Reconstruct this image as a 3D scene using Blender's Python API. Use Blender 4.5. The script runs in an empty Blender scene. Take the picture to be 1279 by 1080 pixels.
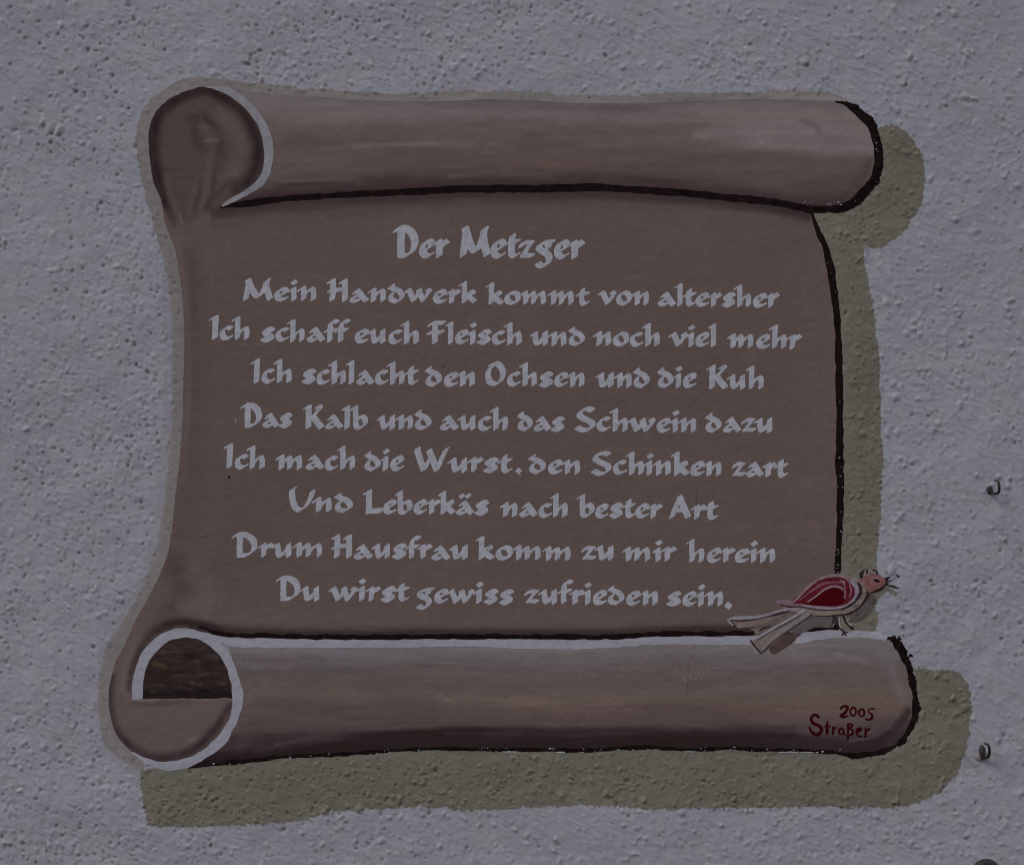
import bpy, math, random
import numpy as np

# ------------------------------------------------------------------ camera, sky, sun, exposure
SC = bpy.context.scene
COL = SC.collection
S = 0.0015                      # metres per photograph pixel: the mural is about 1.5 m wide
CU, CV, CZ = 639.5, 540.0, 2.2  # picture centre, and its height above the ground

cam_d = bpy.data.cameras.new("camera")
cam = bpy.data.objects.new("camera", cam_d)
COL.objects.link(cam)
CAM_DIST = 3.3
cam.location = (0, -CAM_DIST, CZ)
cam.rotation_euler = (math.radians(90), 0, 0)
cam_d.sensor_width = 36.0
cam_d.lens = 36.0 * CAM_DIST / (1279 * S)
cam_d.clip_end = 200
cam_d.clip_start = 0.05
SC.camera = cam

SUN_EL, SUN_AZ = math.radians(43), math.radians(-57)   # azimuth from straight in front of the wall, negative = left
world = bpy.data.worlds.new("World")
SC.world = world
world.use_nodes = True
wn = world.node_tree
bg = wn.nodes["Background"]
sky = wn.nodes.new("ShaderNodeTexSky")
sky.sky_type = 'NISHITA'
sky.sun_disc = False
sky.sun_elevation = SUN_EL
sky.sun_rotation = math.radians(180) + SUN_AZ
wn.links.new(sky.outputs[0], bg.inputs[0])
bg.inputs[1].default_value = 0.06

sun_d = bpy.data.lights.new("sun", 'SUN')
sun_d.energy = 1.5
sun_d.angle = math.radians(30)
sun_d.color = (1.0, 0.955, 0.89)
sun = bpy.data.objects.new("sun", sun_d)
COL.objects.link(sun)
from mathutils import Vector
sdir = Vector((math.sin(SUN_AZ) * math.cos(SUN_EL), -math.cos(SUN_AZ) * math.cos(SUN_EL), math.sin(SUN_EL)))
sun.rotation_euler = sdir.to_track_quat('Z', 'Y').to_euler()
sun.location = sdir * 6

SC.view_settings.view_transform = 'Standard'
SC.view_settings.look = 'None'
SC.view_settings.exposure = -0.31
SC.view_settings.gamma = 1
SC.cycles.pixel_filter_type = 'BLACKMAN_HARRIS'
SC.cycles.filter_width = 1.05

# ------------------------------------------------------------------ colour: a paint is noted as it looks on the wall in the photo's light
GAIN = np.array([3.60, 3.42, 3.19])       # (paint albedo) / (linear colour seen); one constant for the whole place

def lin(c):
    c = np.asarray(c, dtype=np.float64) / 255.0
    return np.where(c <= 0.04045, c / 12.92, ((c + 0.055) / 1.055) ** 2.4)

def albedo(c):
    return np.clip(lin(c) * GAIN, 0.0, 0.93)

# ------------------------------------------------------------------ numpy helpers
rng = np.random.default_rng(7)
random.seed(7)

def vnoise(U, V, lu, lv, seed):
    """smooth value noise in [-1,1] at points U,V (same shape arrays or broadcastable 1-D grids)"""
    r = np.random.default_rng(seed)
    T = r.uniform(-1, 1, (257, 257))
    if 0.7 < lu / lv < 1.4:
        an = 0.35 + 0.61 * (seed % 7)
        U, V = U * math.cos(an) - V * math.sin(an), U * math.sin(an) + V * math.cos(an)
    x = U / lu + 1000.37; y = V / lv + 1000.91
    xi = np.floor(x).astype(np.int64); yi = np.floor(y).astype(np.int64)
    fx = x - xi; fy = y - yi
    fx = fx * fx * (3 - 2 * fx); fy = fy * fy * (3 - 2 * fy)
    x0 = xi % 257; x1 = (xi + 1) % 257; y0 = yi % 257; y1 = (yi + 1) % 257
    return (T[y0, x0] * (1 - fx) + T[y0, x1] * fx) * (1 - fy) + (T[y1, x0] * (1 - fx) + T[y1, x1] * fx) * fy

def smooth(a, b, x):
    t = np.clip((x - a) / (b - a), 0, 1)
    return t * t * (3 - 2 * t)

def catmull(pts, step=4.0, closed=False):
    P = np.array(pts, dtype=np.float64)
    n = len(P)
    if n < 3 and not closed:
        L = np.linalg.norm(P[-1, :2] - P[0, :2]); k = max(2, int(L / step) + 1)
        t = np.linspace(0, 1, k)[:, None]
        return P[0] * (1 - t) + P[-1] * t
    out = []
    rngi = range(n) if closed else range(n - 1)
    for i in rngi:
        if closed:
            p0, p1, p2, p3 = P[(i - 1) % n], P[i], P[(i + 1) % n], P[(i + 2) % n]
        else:
            p1, p2 = P[i], P[i + 1]
            p0 = P[i - 1] if i > 0 else 2 * p1 - p2
            p3 = P[i + 2] if i + 2 < n else 2 * p2 - p1
        L = np.linalg.norm(p2[:2] - p1[:2]); k = max(1, int(math.ceil(L / step)))
        t = (np.arange(k) / k)[:, None]
        # centripetal-ish: keep tension moderate
        m1 = (p2 - p0) * 0.5; m2 = (p3 - p1) * 0.5
        l1 = np.linalg.norm(m1[:2]); l2 = np.linalg.norm(m2[:2])
        if l1 > L: m1 = m1 * (L / l1)
        if l2 > L: m2 = m2 * (L / l2)
        out.append((2 * t**3 - 3 * t**2 + 1) * p1 + (t**3 - 2 * t**2 + t) * m1 + (-2 * t**3 + 3 * t**2) * p2 + (t**3 - t**2) * m2)
    if not closed:
        out.append(P[-1:])
    return np.concatenate(out)

# ------------------------------------------------------------------ the node lattice every layer shares
H0 = 1.6
LU0, LV0 = -35.0, -35.0
NU, NV = 844, 723
LU = LU0 + H0 * np.arange(NU)
LV = LV0 + H0 * np.arange(NV)

def sdf_poly(us, vs, poly, band=14.0):
    """signed distance (inside positive) of a closed polygon on the grid us x vs, clamped to +-band"""
    P = np.asarray(poly)[:, :2]
    nu, nv = len(us), len(vs)
    hu = us[1] - us[0]; hv = vs[1] - vs[0]
    T = np.zeros((nv, nu + 1), dtype=np.int32)
    D = np.full((nv, nu), float(band))
    Q = np.roll(P, -1, axis=0)
    for (ax, ay), (bx, by) in zip(P, Q):
        if ay != by:
            lo, hi = (ay, by) if ay < by else (by, ay)
            r0 = max(0, int(math.ceil((lo - vs[0]) / hv))); r1 = min(nv, int(math.ceil((hi - vs[0]) / hv)))
            if r1 > r0:
                rr = np.arange(r0, r1)
                xc = ax + (vs[rr] - ay) * (bx - ax) / (by - ay)
                ci = np.clip(np.ceil((xc - us[0]) / hu).astype(int), 0, nu)
                T[rr, ci] += 1
        c0 = max(0, int((min(ax, bx) - band - us[0]) / hu)); c1 = min(nu, int((max(ax, bx) + band - us[0]) / hu) + 2)
        r0 = max(0, int((min(ay, by) - band - vs[0]) / hv)); r1 = min(nv, int((max(ay, by) + band - vs[0]) / hv) + 2)
        if c1 <= c0 or r1 <= r0: continue
        U = us[c0:c1][None, :]; V = vs[r0:r1][:, None]
        dx, dy = bx - ax, by - ay
        L2 = dx * dx + dy * dy + 1e-12
        t = np.clip(((U - ax) * dx + (V - ay) * dy) / L2, 0, 1)
        d = np.hypot(U - ax - t * dx, V - ay - t * dy)
        np.minimum(D[r0:r1, c0:c1], d, out=D[r0:r1, c0:c1])
    ins = (np.cumsum(T, axis=1)[:, :nu] % 2) == 1
    return np.where(ins, D, -D)

def stroke_field(us, vs, pts, spacing=0.5, curve=True, band=6.0):
    """union of discs along a path of (u, v, width)"""
    P = catmull(pts, spacing) if curve else np.concatenate([catmull(pts[i:i + 2], spacing) for i in range(len(pts) - 1)])
    F = np.full((len(vs), len(us)), -band)
    hu = us[1] - us[0]; hv = vs[1] - vs[0]
    for u, v, w in P:
        r = w * 0.5; R = r + band
        c0 = max(0, int((u - R - us[0]) / hu)); c1 = min(len(us), int((u + R - us[0]) / hu) + 2)
        r0 = max(0, int((v - R - vs[0]) / hv)); r1 = min(len(vs), int((v + R - vs[0]) / hv) + 2)
        if c1 <= c0 or r1 <= r0: continue
        d = r - np.hypot(us[c0:c1][None, :] - u, vs[r0:r1][:, None] - v)
        np.maximum(F[r0:r1, c0:c1], d, out=F[r0:r1, c0:c1])
    return F

# ------------------------------------------------------------------ outlines of the painting (photograph pixels)
LEFT_EDGE = [(201, 249), (207.5, 282.5), (217.5, 307.5), (222.5, 332.5), (227.5, 367.5), (230, 410), (230, 450), (228.7, 482), (228.3, 520),
             (224.4, 572), (219.3, 616), (214, 665), (209, 693.7), (196, 725), (183, 750.7), (167.4, 779), (154.6, 806.9), (144.4, 827),
             (138.3, 847.6), (135.9, 868), (137.3, 890), (142.4, 910.7), (154.6, 929), (173, 944), (191, 954), (212, 958), (232, 957)]
FOLD_LINE = [(277.8, 258.4, 4.5), (315.6, 253.3, 8), (348, 248.8, 7), (400, 245.3, 7), (461, 242, 8), (517, 239.3, 8), (587, 236, 9.5), (680, 235.7, 9.5), (733.4, 233.8, 10),
             (785, 236.5, 9.5), (847, 240.6, 9), (910, 247, 9.5), (960, 252, 8.5), (1010, 261.4, 8.5)]
TOP_EDGE = [(266, 108), (293, 110), (326.7, 116.7), (390, 120), (447, 125), (489, 126.7), (531, 127), (568, 126), (601, 124.3), (660, 125.6),
            (722, 129), (816, 129), (879, 126), (926, 124), (1004, 125), (1041, 126.5)]
TOP_END = [(1044, 127, 1.5), (1058, 130.5, 7), (1075.6, 143, 12), (1088, 156, 12), (1094, 173, 11), (1097, 190, 11.5), (1097, 208, 12.5), (1092, 224, 12.5),
           (1080, 240, 12.5), (1066, 253, 12), (1052, 260, 10), (1035, 261.8, 9), (1010, 261.4, 8.5)]
RIGHT_LINE = [(1012.5, 264, 4.5), (1022.5, 290, 7), (1031, 310, 7), (1037.5, 335, 9.5), (1041, 360, 9), (1045, 390, 8), (1047, 420, 8), (1048, 460, 8.5),
              (1048.8, 510, 8.5), (1049, 543, 9), (1048.6, 579, 10), (1049.6, 606, 8.5), (1049, 649, 8), (1047.5, 681, 7.5), (1045.8, 719, 8)]
CREST_OUT = [(256, 109), (266.7, 107.8), (284.4, 109), (304.4, 121), (320, 136.7), (333, 155.6), (340.4, 175.6), (341.8, 193), (337.8, 215.6), (329, 231), (311, 243), (293, 252), (277, 259.4)]
CREST_IN = [(277, 255.6), (284.4, 250), (302, 240), (317.8, 229), (326.7, 215.6), (330, 200), (329, 180), (324.4, 162), (315.6, 146.7), (302, 132), (284.4, 119), (266.7, 111)]
CURL_LEFT = [(266.7, 110), (249, 110), (226.7, 116.7), (209, 126.7), (195.6, 140), (187.8, 157.8), (186, 175.6), (187.8, 195.6), (189, 213), (193, 231), (201, 249)]
RING_OUT = [(164.8, 873), (164.4, 859.8), (167.9, 841.5), (175, 819), (187, 802.8), (201.5, 791.6), (217.8, 785.5), (234, 784.4), (250.4, 787.5), (266.7, 793.6),
            (283, 811), (293, 831), (300.3, 849.6), (303.3, 868), (301.3, 886.3), (293, 906.7), (283, 927), (268.7, 939.3), (250.4, 950.5), (232, 958.6), (211.7, 961.7), (191.3, 957.6), (176, 948.5), (164, 939.5)]
RING_IN = [(164, 938.2), (176, 943.6), (188, 948.4), (201.5, 951), (221.9, 948.4), (238, 944), (254.4, 935), (270.7, 921), (283, 904.6), (290, 886), (290.7, 870), (288, 849.6), (283, 833), (274.8, 819),
           (262.6, 806.9), (246.3, 797.7), (230, 795.6), (213.7, 798.7), (201.5, 806.9), (191.3, 819), (183, 833), (179.5, 847.6), (178, 873)]
EDGE_TOP = [(262, 791.5), (280, 795), (369, 798), (458, 798.8), (547, 798), (640, 798), (765, 798.4), (815, 795), (890, 794.4), (937, 793.7), (1006, 789.6), (1032.5, 787), (1052.8, 787.6), (1073, 787), (1093.5, 788.6), (1109, 793.7)]
EDGE_BOT = [(1106, 799.8), (1083.3, 796.7), (1052.8, 796.7), (1022, 798.8), (1002, 802.8), (937, 805), (890, 805), (833.7, 804), (790, 807), (733.7, 810), (660, 810), (600, 807.5), (547, 807), (488, 808.6),
            (422.6, 808.6), (324.6, 808.6), (290, 807), (274, 802)]
LOW_END = [(1108, 795.5, 4), (1119, 800, 10), (1126, 813, 11), (1134, 829, 9.5), (1139, 846, 8.5), (1143, 866, 7.5), (1144, 886, 7.5), (1140, 904, 6.5), (1131, 920, 6), (1115, 933, 6),
           (1095, 940, 6), (1070, 942.5, 6.5), (1040, 939.5, 5), (1000, 936, 4.5)]
LOW_EDGE = [(1000, 938.2), (946, 937.5), (915, 935.6), (859, 937.5), (815, 935), (777.5, 935.6), (740, 938), (702.5, 938), (640, 937.5), (607, 937.5), (541, 936.4), (488, 939),
            (413.7, 943.8), (354, 946.5), (283, 954.5), (234, 959.5)]
HALO = [(198, 305), (189, 269), (182, 246.7), (176.7, 224.4), (173.3, 209), (170, 180), (172, 157.8), (179, 137.8), (193, 120), (209, 109), (224.4, 100), (249, 96.7), (275.6, 99.6),
        (315.6, 103.3), (360, 107.8), (390, 110.7), (447, 114), (489, 117), (522.6, 116.3), (573, 114), (680, 115), (700, 118), (785, 118.7), (847.5, 115.6), (925.6, 115.6), (1003.7, 113), (1035, 116), (1058, 126),
        (1040, 140), (800, 150), (400, 150), (240, 170), (240, 300), (250, 500), (240, 660), (200, 800), (180, 960), (179, 960.6),
        (160, 955), (143, 943), (130, 927), (124.5, 902), (123, 872), (125, 841.5), (131, 811), (139, 799), (148, 782), (162, 761), (177.8, 732.6), (188, 701.5), (196, 675.6), (202.4, 636.7), (207.6, 597.8),
        (211.5, 559), (213, 520), (213.5, 480), (214, 440), (213, 400), (210, 360), (205, 330)]
SHADOW_TOP = [(1097.8, 160), (1106.7, 156.7), (1120, 156.7), (1133, 165.6), (1140, 176.7), (1151, 192), (1155, 210), (1156, 230), (1153, 248), (1144.4, 265.6), (1133, 285.6), (1117.8, 299), (1097.8, 310), (1079, 312.5),
              (1083.7, 347.5), (1090, 380), (1093.7, 410), (1098.7, 450), (1100, 500), (1100.7, 549), (1104, 572), (1100.7, 596), (1100.7, 628), (1098.6, 657.6), (1096.5, 681), (1094.5, 713),
              (1100, 727), (1107, 732), (1112.6, 735.5), (1122.8, 740.5), (1122, 743.5), (1117, 742.5), (1109, 739.5), (1103, 742), (1099.6, 746), (1094.5, 752), (1094, 759), (1097, 770), (1095, 778.7), (1093, 789),
              (1060, 792), (1044, 789), (1042, 720), (1046, 640), (1046, 500), (1040, 380), (1030, 310), (1009, 262), (1050, 255), (1080, 235), (1092, 200), (1090, 172)]
SHADOW_LOW = [(1144, 837), (1168, 835.8), (1192, 837), (1202.8, 845), (1210.9, 858.6), (1213.6, 877), (1211.4, 899), (1210, 923), (1204, 942), (1198.8, 952.6), (1197.5, 966), (1184, 979.4), (1168, 992.8), (1146.4, 1002), (1125, 1007.6),
              (1087.4, 1007.6), (1047, 1007.6), (980, 1007.6), (860, 1009.5), (809.6, 1010), (767.4, 1006.7), (730.8, 1005.8), (680, 1007), (621, 1010), (593, 1011.5), (545, 1008.7), (520, 1007.4), (441.5, 1011.6),
              (407.7, 1014.4), (385, 1022.3), (329, 1028.5), (272.6, 1031.3), (202, 1031.9), (185.3, 1027), (181, 1011.6), (178.3, 994.7), (174.6, 977.8), (175.5, 963.8), (185.3, 960), (230, 954), (283, 950), (354, 941),
              (500, 932), (800, 931), (1050, 935), (1110, 932), (1138, 900), (1142, 860)]

def xy(L): return [(p[0], p[1]) for p in L]
def C(L, closed=False, step=4.0): return catmull([(p[0], p[1]) for p in L], step, closed)

halo_poly = C(HALO, True)
shtop_poly = C(SHADOW_TOP, True)
shlow_poly = C(SHADOW_LOW, True)
sheet_poly = np.concatenate([C(LEFT_EDGE[:14] + [(176, 762)]), C([(196, 800), (234, 790), (283, 803), (640, 802), (1047, 792)]), C(xy(RIGHT_LINE)[::-1]), C(xy(FOLD_LINE)[::-1]), [(240, 262)]])
top_poly = np.concatenate([C([(284.4, 111), (304, 125), (320, 142), (331, 160), (337, 180), (337, 197), (331, 215), (322, 230), (305, 240), (280, 257)]),
                           C(xy(FOLD_LINE)), C(xy(TOP_END)[::-1]), C(TOP_EDGE[::-1][:-1])])
curl_poly = np.concatenate([C(CURL_LEFT), [(207, 272)], C([(213, 293), (240, 290), (262, 272), (279, 257)]), C(CREST_IN[1:])])
crest_poly = np.concatenate([C(CREST_OUT), C(CREST_IN)])
low_poly = np.concatenate([C([(283, 800), (295, 835), (300, 868), (295, 900), (270, 935), (234, 957)]), C(LOW_EDGE[::-1]), C(xy(LOW_END)[::-1][1:]), C([(1106, 797), (1052, 792), (940, 799), (640, 804), (283, 801)])])
end_poly = np.concatenate([C([(176, 762), (167.4, 779), (154.6, 806.9), (144.4, 827), (138.3, 847.6), (135.9, 868), (137.3, 890), (142.4, 910.7), (154.6, 929), (173, 944), (191, 954), (215, 957)]),
                           C([(240, 950), (262, 934), (282, 910), (294, 880), (293, 850), (280, 818), (255, 798), (232, 790), (200, 796), (196, 795)]), [(190, 778)]])
hole_poly = np.concatenate([C(RING_IN[9:][:-1]), [(178, 872.5), (290.7, 872)]])
ring_poly = np.concatenate([C(RING_OUT), C(RING_IN)])
edge_poly = np.concatenate([C(EDGE_TOP), C(EDGE_BOT)])

# ------------------------------------------------------------------ relief of the plaster, in pixels, on a wide raster
RU0, RV0, RW, RH = -480, -360, 2240, 1800
uu = (RU0 + np.arange(RW)).astype(np.float64)[None, :]
vv = (RV0 + np.arange(RH)).astype(np.float64)[:, None]

body_poly = np.concatenate([C(CURL_LEFT), C(LEFT_EDGE), C(LOW_EDGE[::-1]), C(xy(LOW_END)[::-1]), [(1048, 790)], C(xy(RIGHT_LINE)[::-1]), C(xy(TOP_END)[::-1]), C(TOP_EDGE[::-1])])
BAND = 60.0
bus = np.arange(RU0, RU0 + RW + 4, 4.0); bvs = np.arange(RV0, RV0 + RH + 4, 4.0)

def up4(A):
    ui = (uu[0] - RU0) / 4.0; vi = (vv[:, 0] - RV0) / 4.0
    u0 = np.floor(ui).astype(int); v0 = np.floor(vi).astype(int)
    fu = (ui - u0)[None, :]; fv = (vi - v0)[:, None]
    u1 = np.minimum(u0 + 1, A.shape[1] - 1); v1 = np.minimum(v0 + 1, A.shape[0] - 1)
    return (A[np.ix_(v0, u0)] * (1 - fu) + A[np.ix_(v0, u1)] * fu) * (1 - fv) + (A[np.ix_(v1, u0)] * (1 - fu) + A[np.ix_(v1, u1)] * fu) * fv

dbody = up4(sdf_poly(bus, bvs, body_poly, BAND))
dhalo = up4(sdf_poly(bus, bvs, halo_poly, BAND))
amp = 1.0 - 0.93 * smooth(-7, 3, dbody)
amp = amp * (1 - 0.30 * smooth(-22, 8, dhalo) * (1 - smooth(0, 6, dbody)))
amp = amp * (1 - 0.35 * smooth(-32, -4, dbody) * smooth(0, 40, vv - 260) * smooth(1120, 1040, uu))

W = np.zeros((RH, RW))
W += 1.1 * vnoise(uu, vv, 70, 60, 11) + 0.6 * vnoise(uu, vv, 31, 27, 12)
du = (uu - vv) * 0.7071; dv = (uu + vv) * 0.7071            # the float was dragged diagonally: grains lie along it
W += 0.28 * vnoise(du, dv, 9, 15, 13) + 0.30 * vnoise(du, dv, 4.2, 6.6, 14) + 0.22 * vnoise(uu, vv, 3.1, 3.1, 15)
rg = vnoise(uu + 7 * vnoise(uu, vv, 22, 22, 16), vv + 7 * vnoise(uu, vv, 22, 22, 17), 17, 15, 18)
W += -0.4 * np.exp(-(rg / 0.05) ** 2) * smooth(0.0, 0.6, vnoise(uu, vv, 40, 40, 19))
DIRT_SHADE = np.zeros((RH, RW))

def splat(u, v, ru, rv, ang, h, prof):
    R = int(max(ru, rv) * 1.6) + 2
    c, r = int(u - RU0), int(v - RV0)
    if c < R or r < R or c >= RW - R - 1 or r >= RH - R - 1: return
    X = uu[:, c - R:c + R + 1] - u; Y = vv[r - R:r + R + 1] - v
    ca, sa = math.cos(ang), math.sin(ang)
    q = ((X * ca + Y * sa) / ru) ** 2 + ((-X * sa + Y * ca) / rv) ** 2
    W[r - R:r + R + 1, c - R:c + R + 1] += h * np.clip(1 - q, 0, 1) ** prof

left = smooth(1000, 500, uu + 0.35 * vv)                       # finer, more pitted towards the upper left
dens = 0.6 + 0.4 * vnoise(uu, vv, 90, 80, 21)
for n, r_lo, r_hi, k_h, prof in ((52000, 1.3, 2.3, 0.50, 1.2), (12000, 2.0, 3.4, 0.44, 1.1), (1500, 3.4, 5.4, 0.30, 1.0), (42000, 1.2, 2.2, -0.70, 1.0), (5000, 1.8, 3.2, -0.42, 1.0)):
    us_ = rng.uniform(RU0, RU0 + RW, n); vs_ = rng.uniform(RV0, RV0 + RH, n); rs_ = rng.uniform(r_lo, r_hi, n)
    ks_ = rng.uniform(0.45, 1.25, n); an_ = rng.normal(-0.85, 0.6, n); el_ = rng.uniform(0.8, 2.1, n) ** (1.0 if r_lo < 3 else 0.6); dd = rng.uniform(0, 1, n)
    for i in range(n):
        c = int(us_[i] - RU0); r = int(vs_[i] - RV0)
        if dd[i] > dens[r, c] * ((0.15 + 0.85 * left[r, c]) if k_h < 0 else (1.0 - 0.25 * left[r, c])): continue
        splat(us_[i], vs_[i], rs_[i] * el_[i], rs_[i], an_[i], k_h * ks_[i] * rs_[i], prof)

def box(A, k):
    B = np.cumsum(np.pad(A, ((k + 1, k), (k + 1, k)), mode='edge'), axis=0); B = np.cumsum(B, axis=1)
    n = 2 * k + 1
    return (B[n:, n:] - B[:-n, n:] - B[n:, :-n] + B[:-n, :-n]) / (n * n)

cav = box(W, 4) - box(W, 1)                     # positive in the hollows: settled grime, plus bump shade put into the colour
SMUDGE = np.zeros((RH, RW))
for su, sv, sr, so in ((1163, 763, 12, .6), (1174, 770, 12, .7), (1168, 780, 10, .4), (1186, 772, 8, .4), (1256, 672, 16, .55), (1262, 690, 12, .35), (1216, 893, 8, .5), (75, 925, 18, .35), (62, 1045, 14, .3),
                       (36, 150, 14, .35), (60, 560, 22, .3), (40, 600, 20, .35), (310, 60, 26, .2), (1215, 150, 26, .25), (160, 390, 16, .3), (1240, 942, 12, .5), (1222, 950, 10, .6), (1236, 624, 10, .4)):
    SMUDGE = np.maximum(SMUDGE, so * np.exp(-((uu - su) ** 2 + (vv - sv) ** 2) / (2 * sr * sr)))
DIRT_SHADE = smooth(0.12 - 0.25 * SMUDGE, 0.75 - 0.45 * SMUDGE, cav + 0.10 * vnoise(uu, vv, 9, 9, 31)) * np.maximum(smooth(-0.5, 0.5, vnoise(uu, vv, 35, 30, 32) + 0.25), SMUDGE)  # grime mask that also paints the bumps' shade into hollows
DIRT_SHADE = np.maximum(DIRT_SHADE, 0.8 * SMUDGE * smooth(0.05, 0.7, vnoise(uu, vv, 5, 4, 33)))
Wsm = 0.9 * vnoise(uu, vv, 120, 90, 41) + 0.12 * vnoise(uu, vv, 9, 6, 42) + 0.13 * vnoise(uu, vv, 4.2, 3.6, 43)
HR = W * amp + Wsm * (1 - amp)

def sample(A, U, V):
    ui = np.clip(np.asarray(U, float) - RU0, 0, RW - 1.001); vi = np.clip(np.asarray(V, float) - RV0, 0, RH - 1.001)
    u0 = ui.astype(int); v0 = vi.astype(int); fu = ui - u0; fv = vi - v0
    return (A[v0, u0] * (1 - fu) + A[v0, u0 + 1] * fu) * (1 - fv) + (A[v0 + 1, u0] * (1 - fu) + A[v0 + 1, u0 + 1] * fu) * fv

HLAT = sample(HR, LU[None, :] + 0 * LV[:, None], LV[:, None] + 0 * LU[None, :])

def hgt(U, V):
    """relief exactly as the wall's triangles give it"""
    x = np.clip((np.asarray(U, float) - LU0) / H0, 0, NU - 1.0001); y = np.clip((np.asarray(V, float) - LV0) / H0, 0, NV - 1.0001)
    i = x.astype(int); j = y.astype(int); fx = x - i; fy = y - j
    a = HLAT[j, i]; b = HLAT[j, i + 1]; c = HLAT[j + 1, i]; d = HLAT[j + 1, i + 1]
    # diagonal from (i,j) to (i+1,j+1)
    return np.where(fx >= fy, a + (b - a) * fx + (d - b) * fy, a + (d - c) * fx + (c - a) * fy)

LIFT = 0.3                      # paint films are thin: a lift of 1 is 0.45 mm
def world_pts(U, V, lift):
    U = np.asarray(U, float); V = np.asarray(V, float)
    return np.stack([(U - CU) * S, -(hgt(U, V) + lift * LIFT) * S, CZ + (CV - V) * S], axis=-1)

# ------------------------------------------------------------------ materials
def mat(name, rough=0.8, attr=False, color=None, mottle=0.10, mscale=60.0, bump=0.25, bscale=900.0, streak=0.0, metallic=0.0, spec=0.3):
    m = bpy.data.materials.new(name); m.use_nodes = True
    nt = m.node_tree; N = nt.nodes; L = nt.links
    b = N["Principled BSDF"]
    b.inputs["Roughness"].default_value = rough
    b.inputs["Metallic"].default_value = metallic
    b.inputs["Specular IOR Level"].default_value = spec
    geo = N.new("ShaderNodeNewGeometry")
    if attr:
        at = N.new("ShaderNodeAttribute"); at.attribute_name = "paint"; src = at.outputs["Color"]
    else:
        rgb = N.new("ShaderNodeRGB"); c = albedo(color) if metallic == 0 else lin(color); rgb.outputs[0].default_value = (*c, 1); src = rgb.outputs[0]
    n1 = N.new("ShaderNodeTexNoise"); n1.inputs["Scale"].default_value = mscale; n1.inputs["Detail"].default_value = 5
    L.new(geo.outputs["Position"], n1.inputs["Vector"])
    mr = N.new("ShaderNodeMapRange"); mr.inputs[1].default_value = 0.3; mr.inputs[2].default_value = 0.7
    mr.inputs[3].default_value = 1 - mottle; mr.inputs[4].default_value = 1 + mottle
    L.new(n1.outputs[0], mr.inputs[0])
    fac = mr.outputs[0]
    if streak > 0:
        mp = N.new("ShaderNodeMapping"); mp.inputs["Scale"].default_value = (14, 14, 190)
        L.new(geo.outputs["Position"], mp.inputs["Vector"])
        n2 = N.new("ShaderNodeTexNoise"); n2.inputs["Scale"].default_value = 1.0; n2.inputs["Detail"].default_value = 4
        L.new(mp.outputs[0], n2.inputs["Vector"])
        m2 = N.new("ShaderNodeMapRange"); m2.inputs[1].default_value = 0.3; m2.inputs[2].default_value = 0.7
        m2.inputs[3].default_value = 1 - streak; m2.inputs[4].default_value = 1 + streak
        L.new(n2.outputs[0], m2.inputs[0])
        mm = N.new("ShaderNodeMath"); mm.operation = 'MULTIPLY'; L.new(fac, mm.inputs[0]); L.new(m2.outputs[0], mm.inputs[1]); fac = mm.outputs[0]
    vm = N.new("ShaderNodeVectorMath"); vm.operation = 'SCALE'
    L.new(src, vm.inputs[0]); L.new(fac, vm.inputs["Scale"])
    L.new(vm.outputs[0], b.inputs["Base Color"])
    if bump > 0:
        n3 = N.new("ShaderNodeTexNoise"); n3.inputs["Scale"].default_value = bscale; n3.inputs["Detail"].default_value = 3
        L.new(geo.outputs["Position"], n3.inputs["Vector"])
        bp = N.new("ShaderNodeBump"); bp.inputs["Strength"].default_value = bump; bp.inputs["Distance"].default_value = 0.0012
        L.new(n3.outputs[0], bp.inputs["Height"]); L.new(bp.outputs[0], b.inputs["Normal"])
    return m

M_WALL = mat("rough_render", 0.88, attr=True, mottle=0.035, mscale=40, bump=0.8, bscale=420)
M_HALO = mat("pale_wash", 0.85, attr=True, mottle=0.04, mscale=70, bump=0.3, bscale=620)
M_SHAD = mat("olive_grey_paint", 0.78, attr=True, mottle=0.05, mscale=55, bump=0.6, bscale=440)
M_PAPER = mat("brown_mural_paint", 0.8, spec=0.14, attr=True, mottle=0.04, mscale=170, bump=0.34, bscale=480, streak=0.012)
M_DARK = mat("dark_line_paint", 0.75, spec=0.06, color=(19, 12, 13), mottle=0.45, mscale=70, bump=0.4, bscale=650)
M_PALE = mat("pale_line_paint", 0.7, attr=True, mottle=0.06, mscale=110, bump=0.25, bscale=700)
M_LETTER = mat("pale_letter_paint", 0.7, color=(130, 131, 143), mottle=0.14, mscale=80, bump=0.25, bscale=800)
M_RED = mat("red_signature_paint", 0.8, spec=0.05, color=(42, 4, 9), mottle=0.18, mscale=150, bump=0.2)
M_SPOT = mat("flat_bird_paint", 0.8, spec=0.06, attr=True, mottle=0.06, mscale=130, bump=0.25, bscale=700)

# ------------------------------------------------------------------ object helpers
ROOT_LOC = {}
def empty(name, u, v, label=None, cat=None, group=None, parent=None):
    o = bpy.data.objects.new(name, None); COL.objects.link(o)
    loc = np.array([(u - CU) * S, 0.0, CZ + (CV - v) * S])
    o.empty_display_size = 0.05
    if parent is None:
        o.location = loc
    else:
        o.parent = parent; o.location = loc - ROOT_LOC[parent.name]
    ROOT_LOC[o.name] = loc
    if label: o["label"] = label
    if cat: o["category"] = cat
    if group: o["group"] = group
    return o

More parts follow.
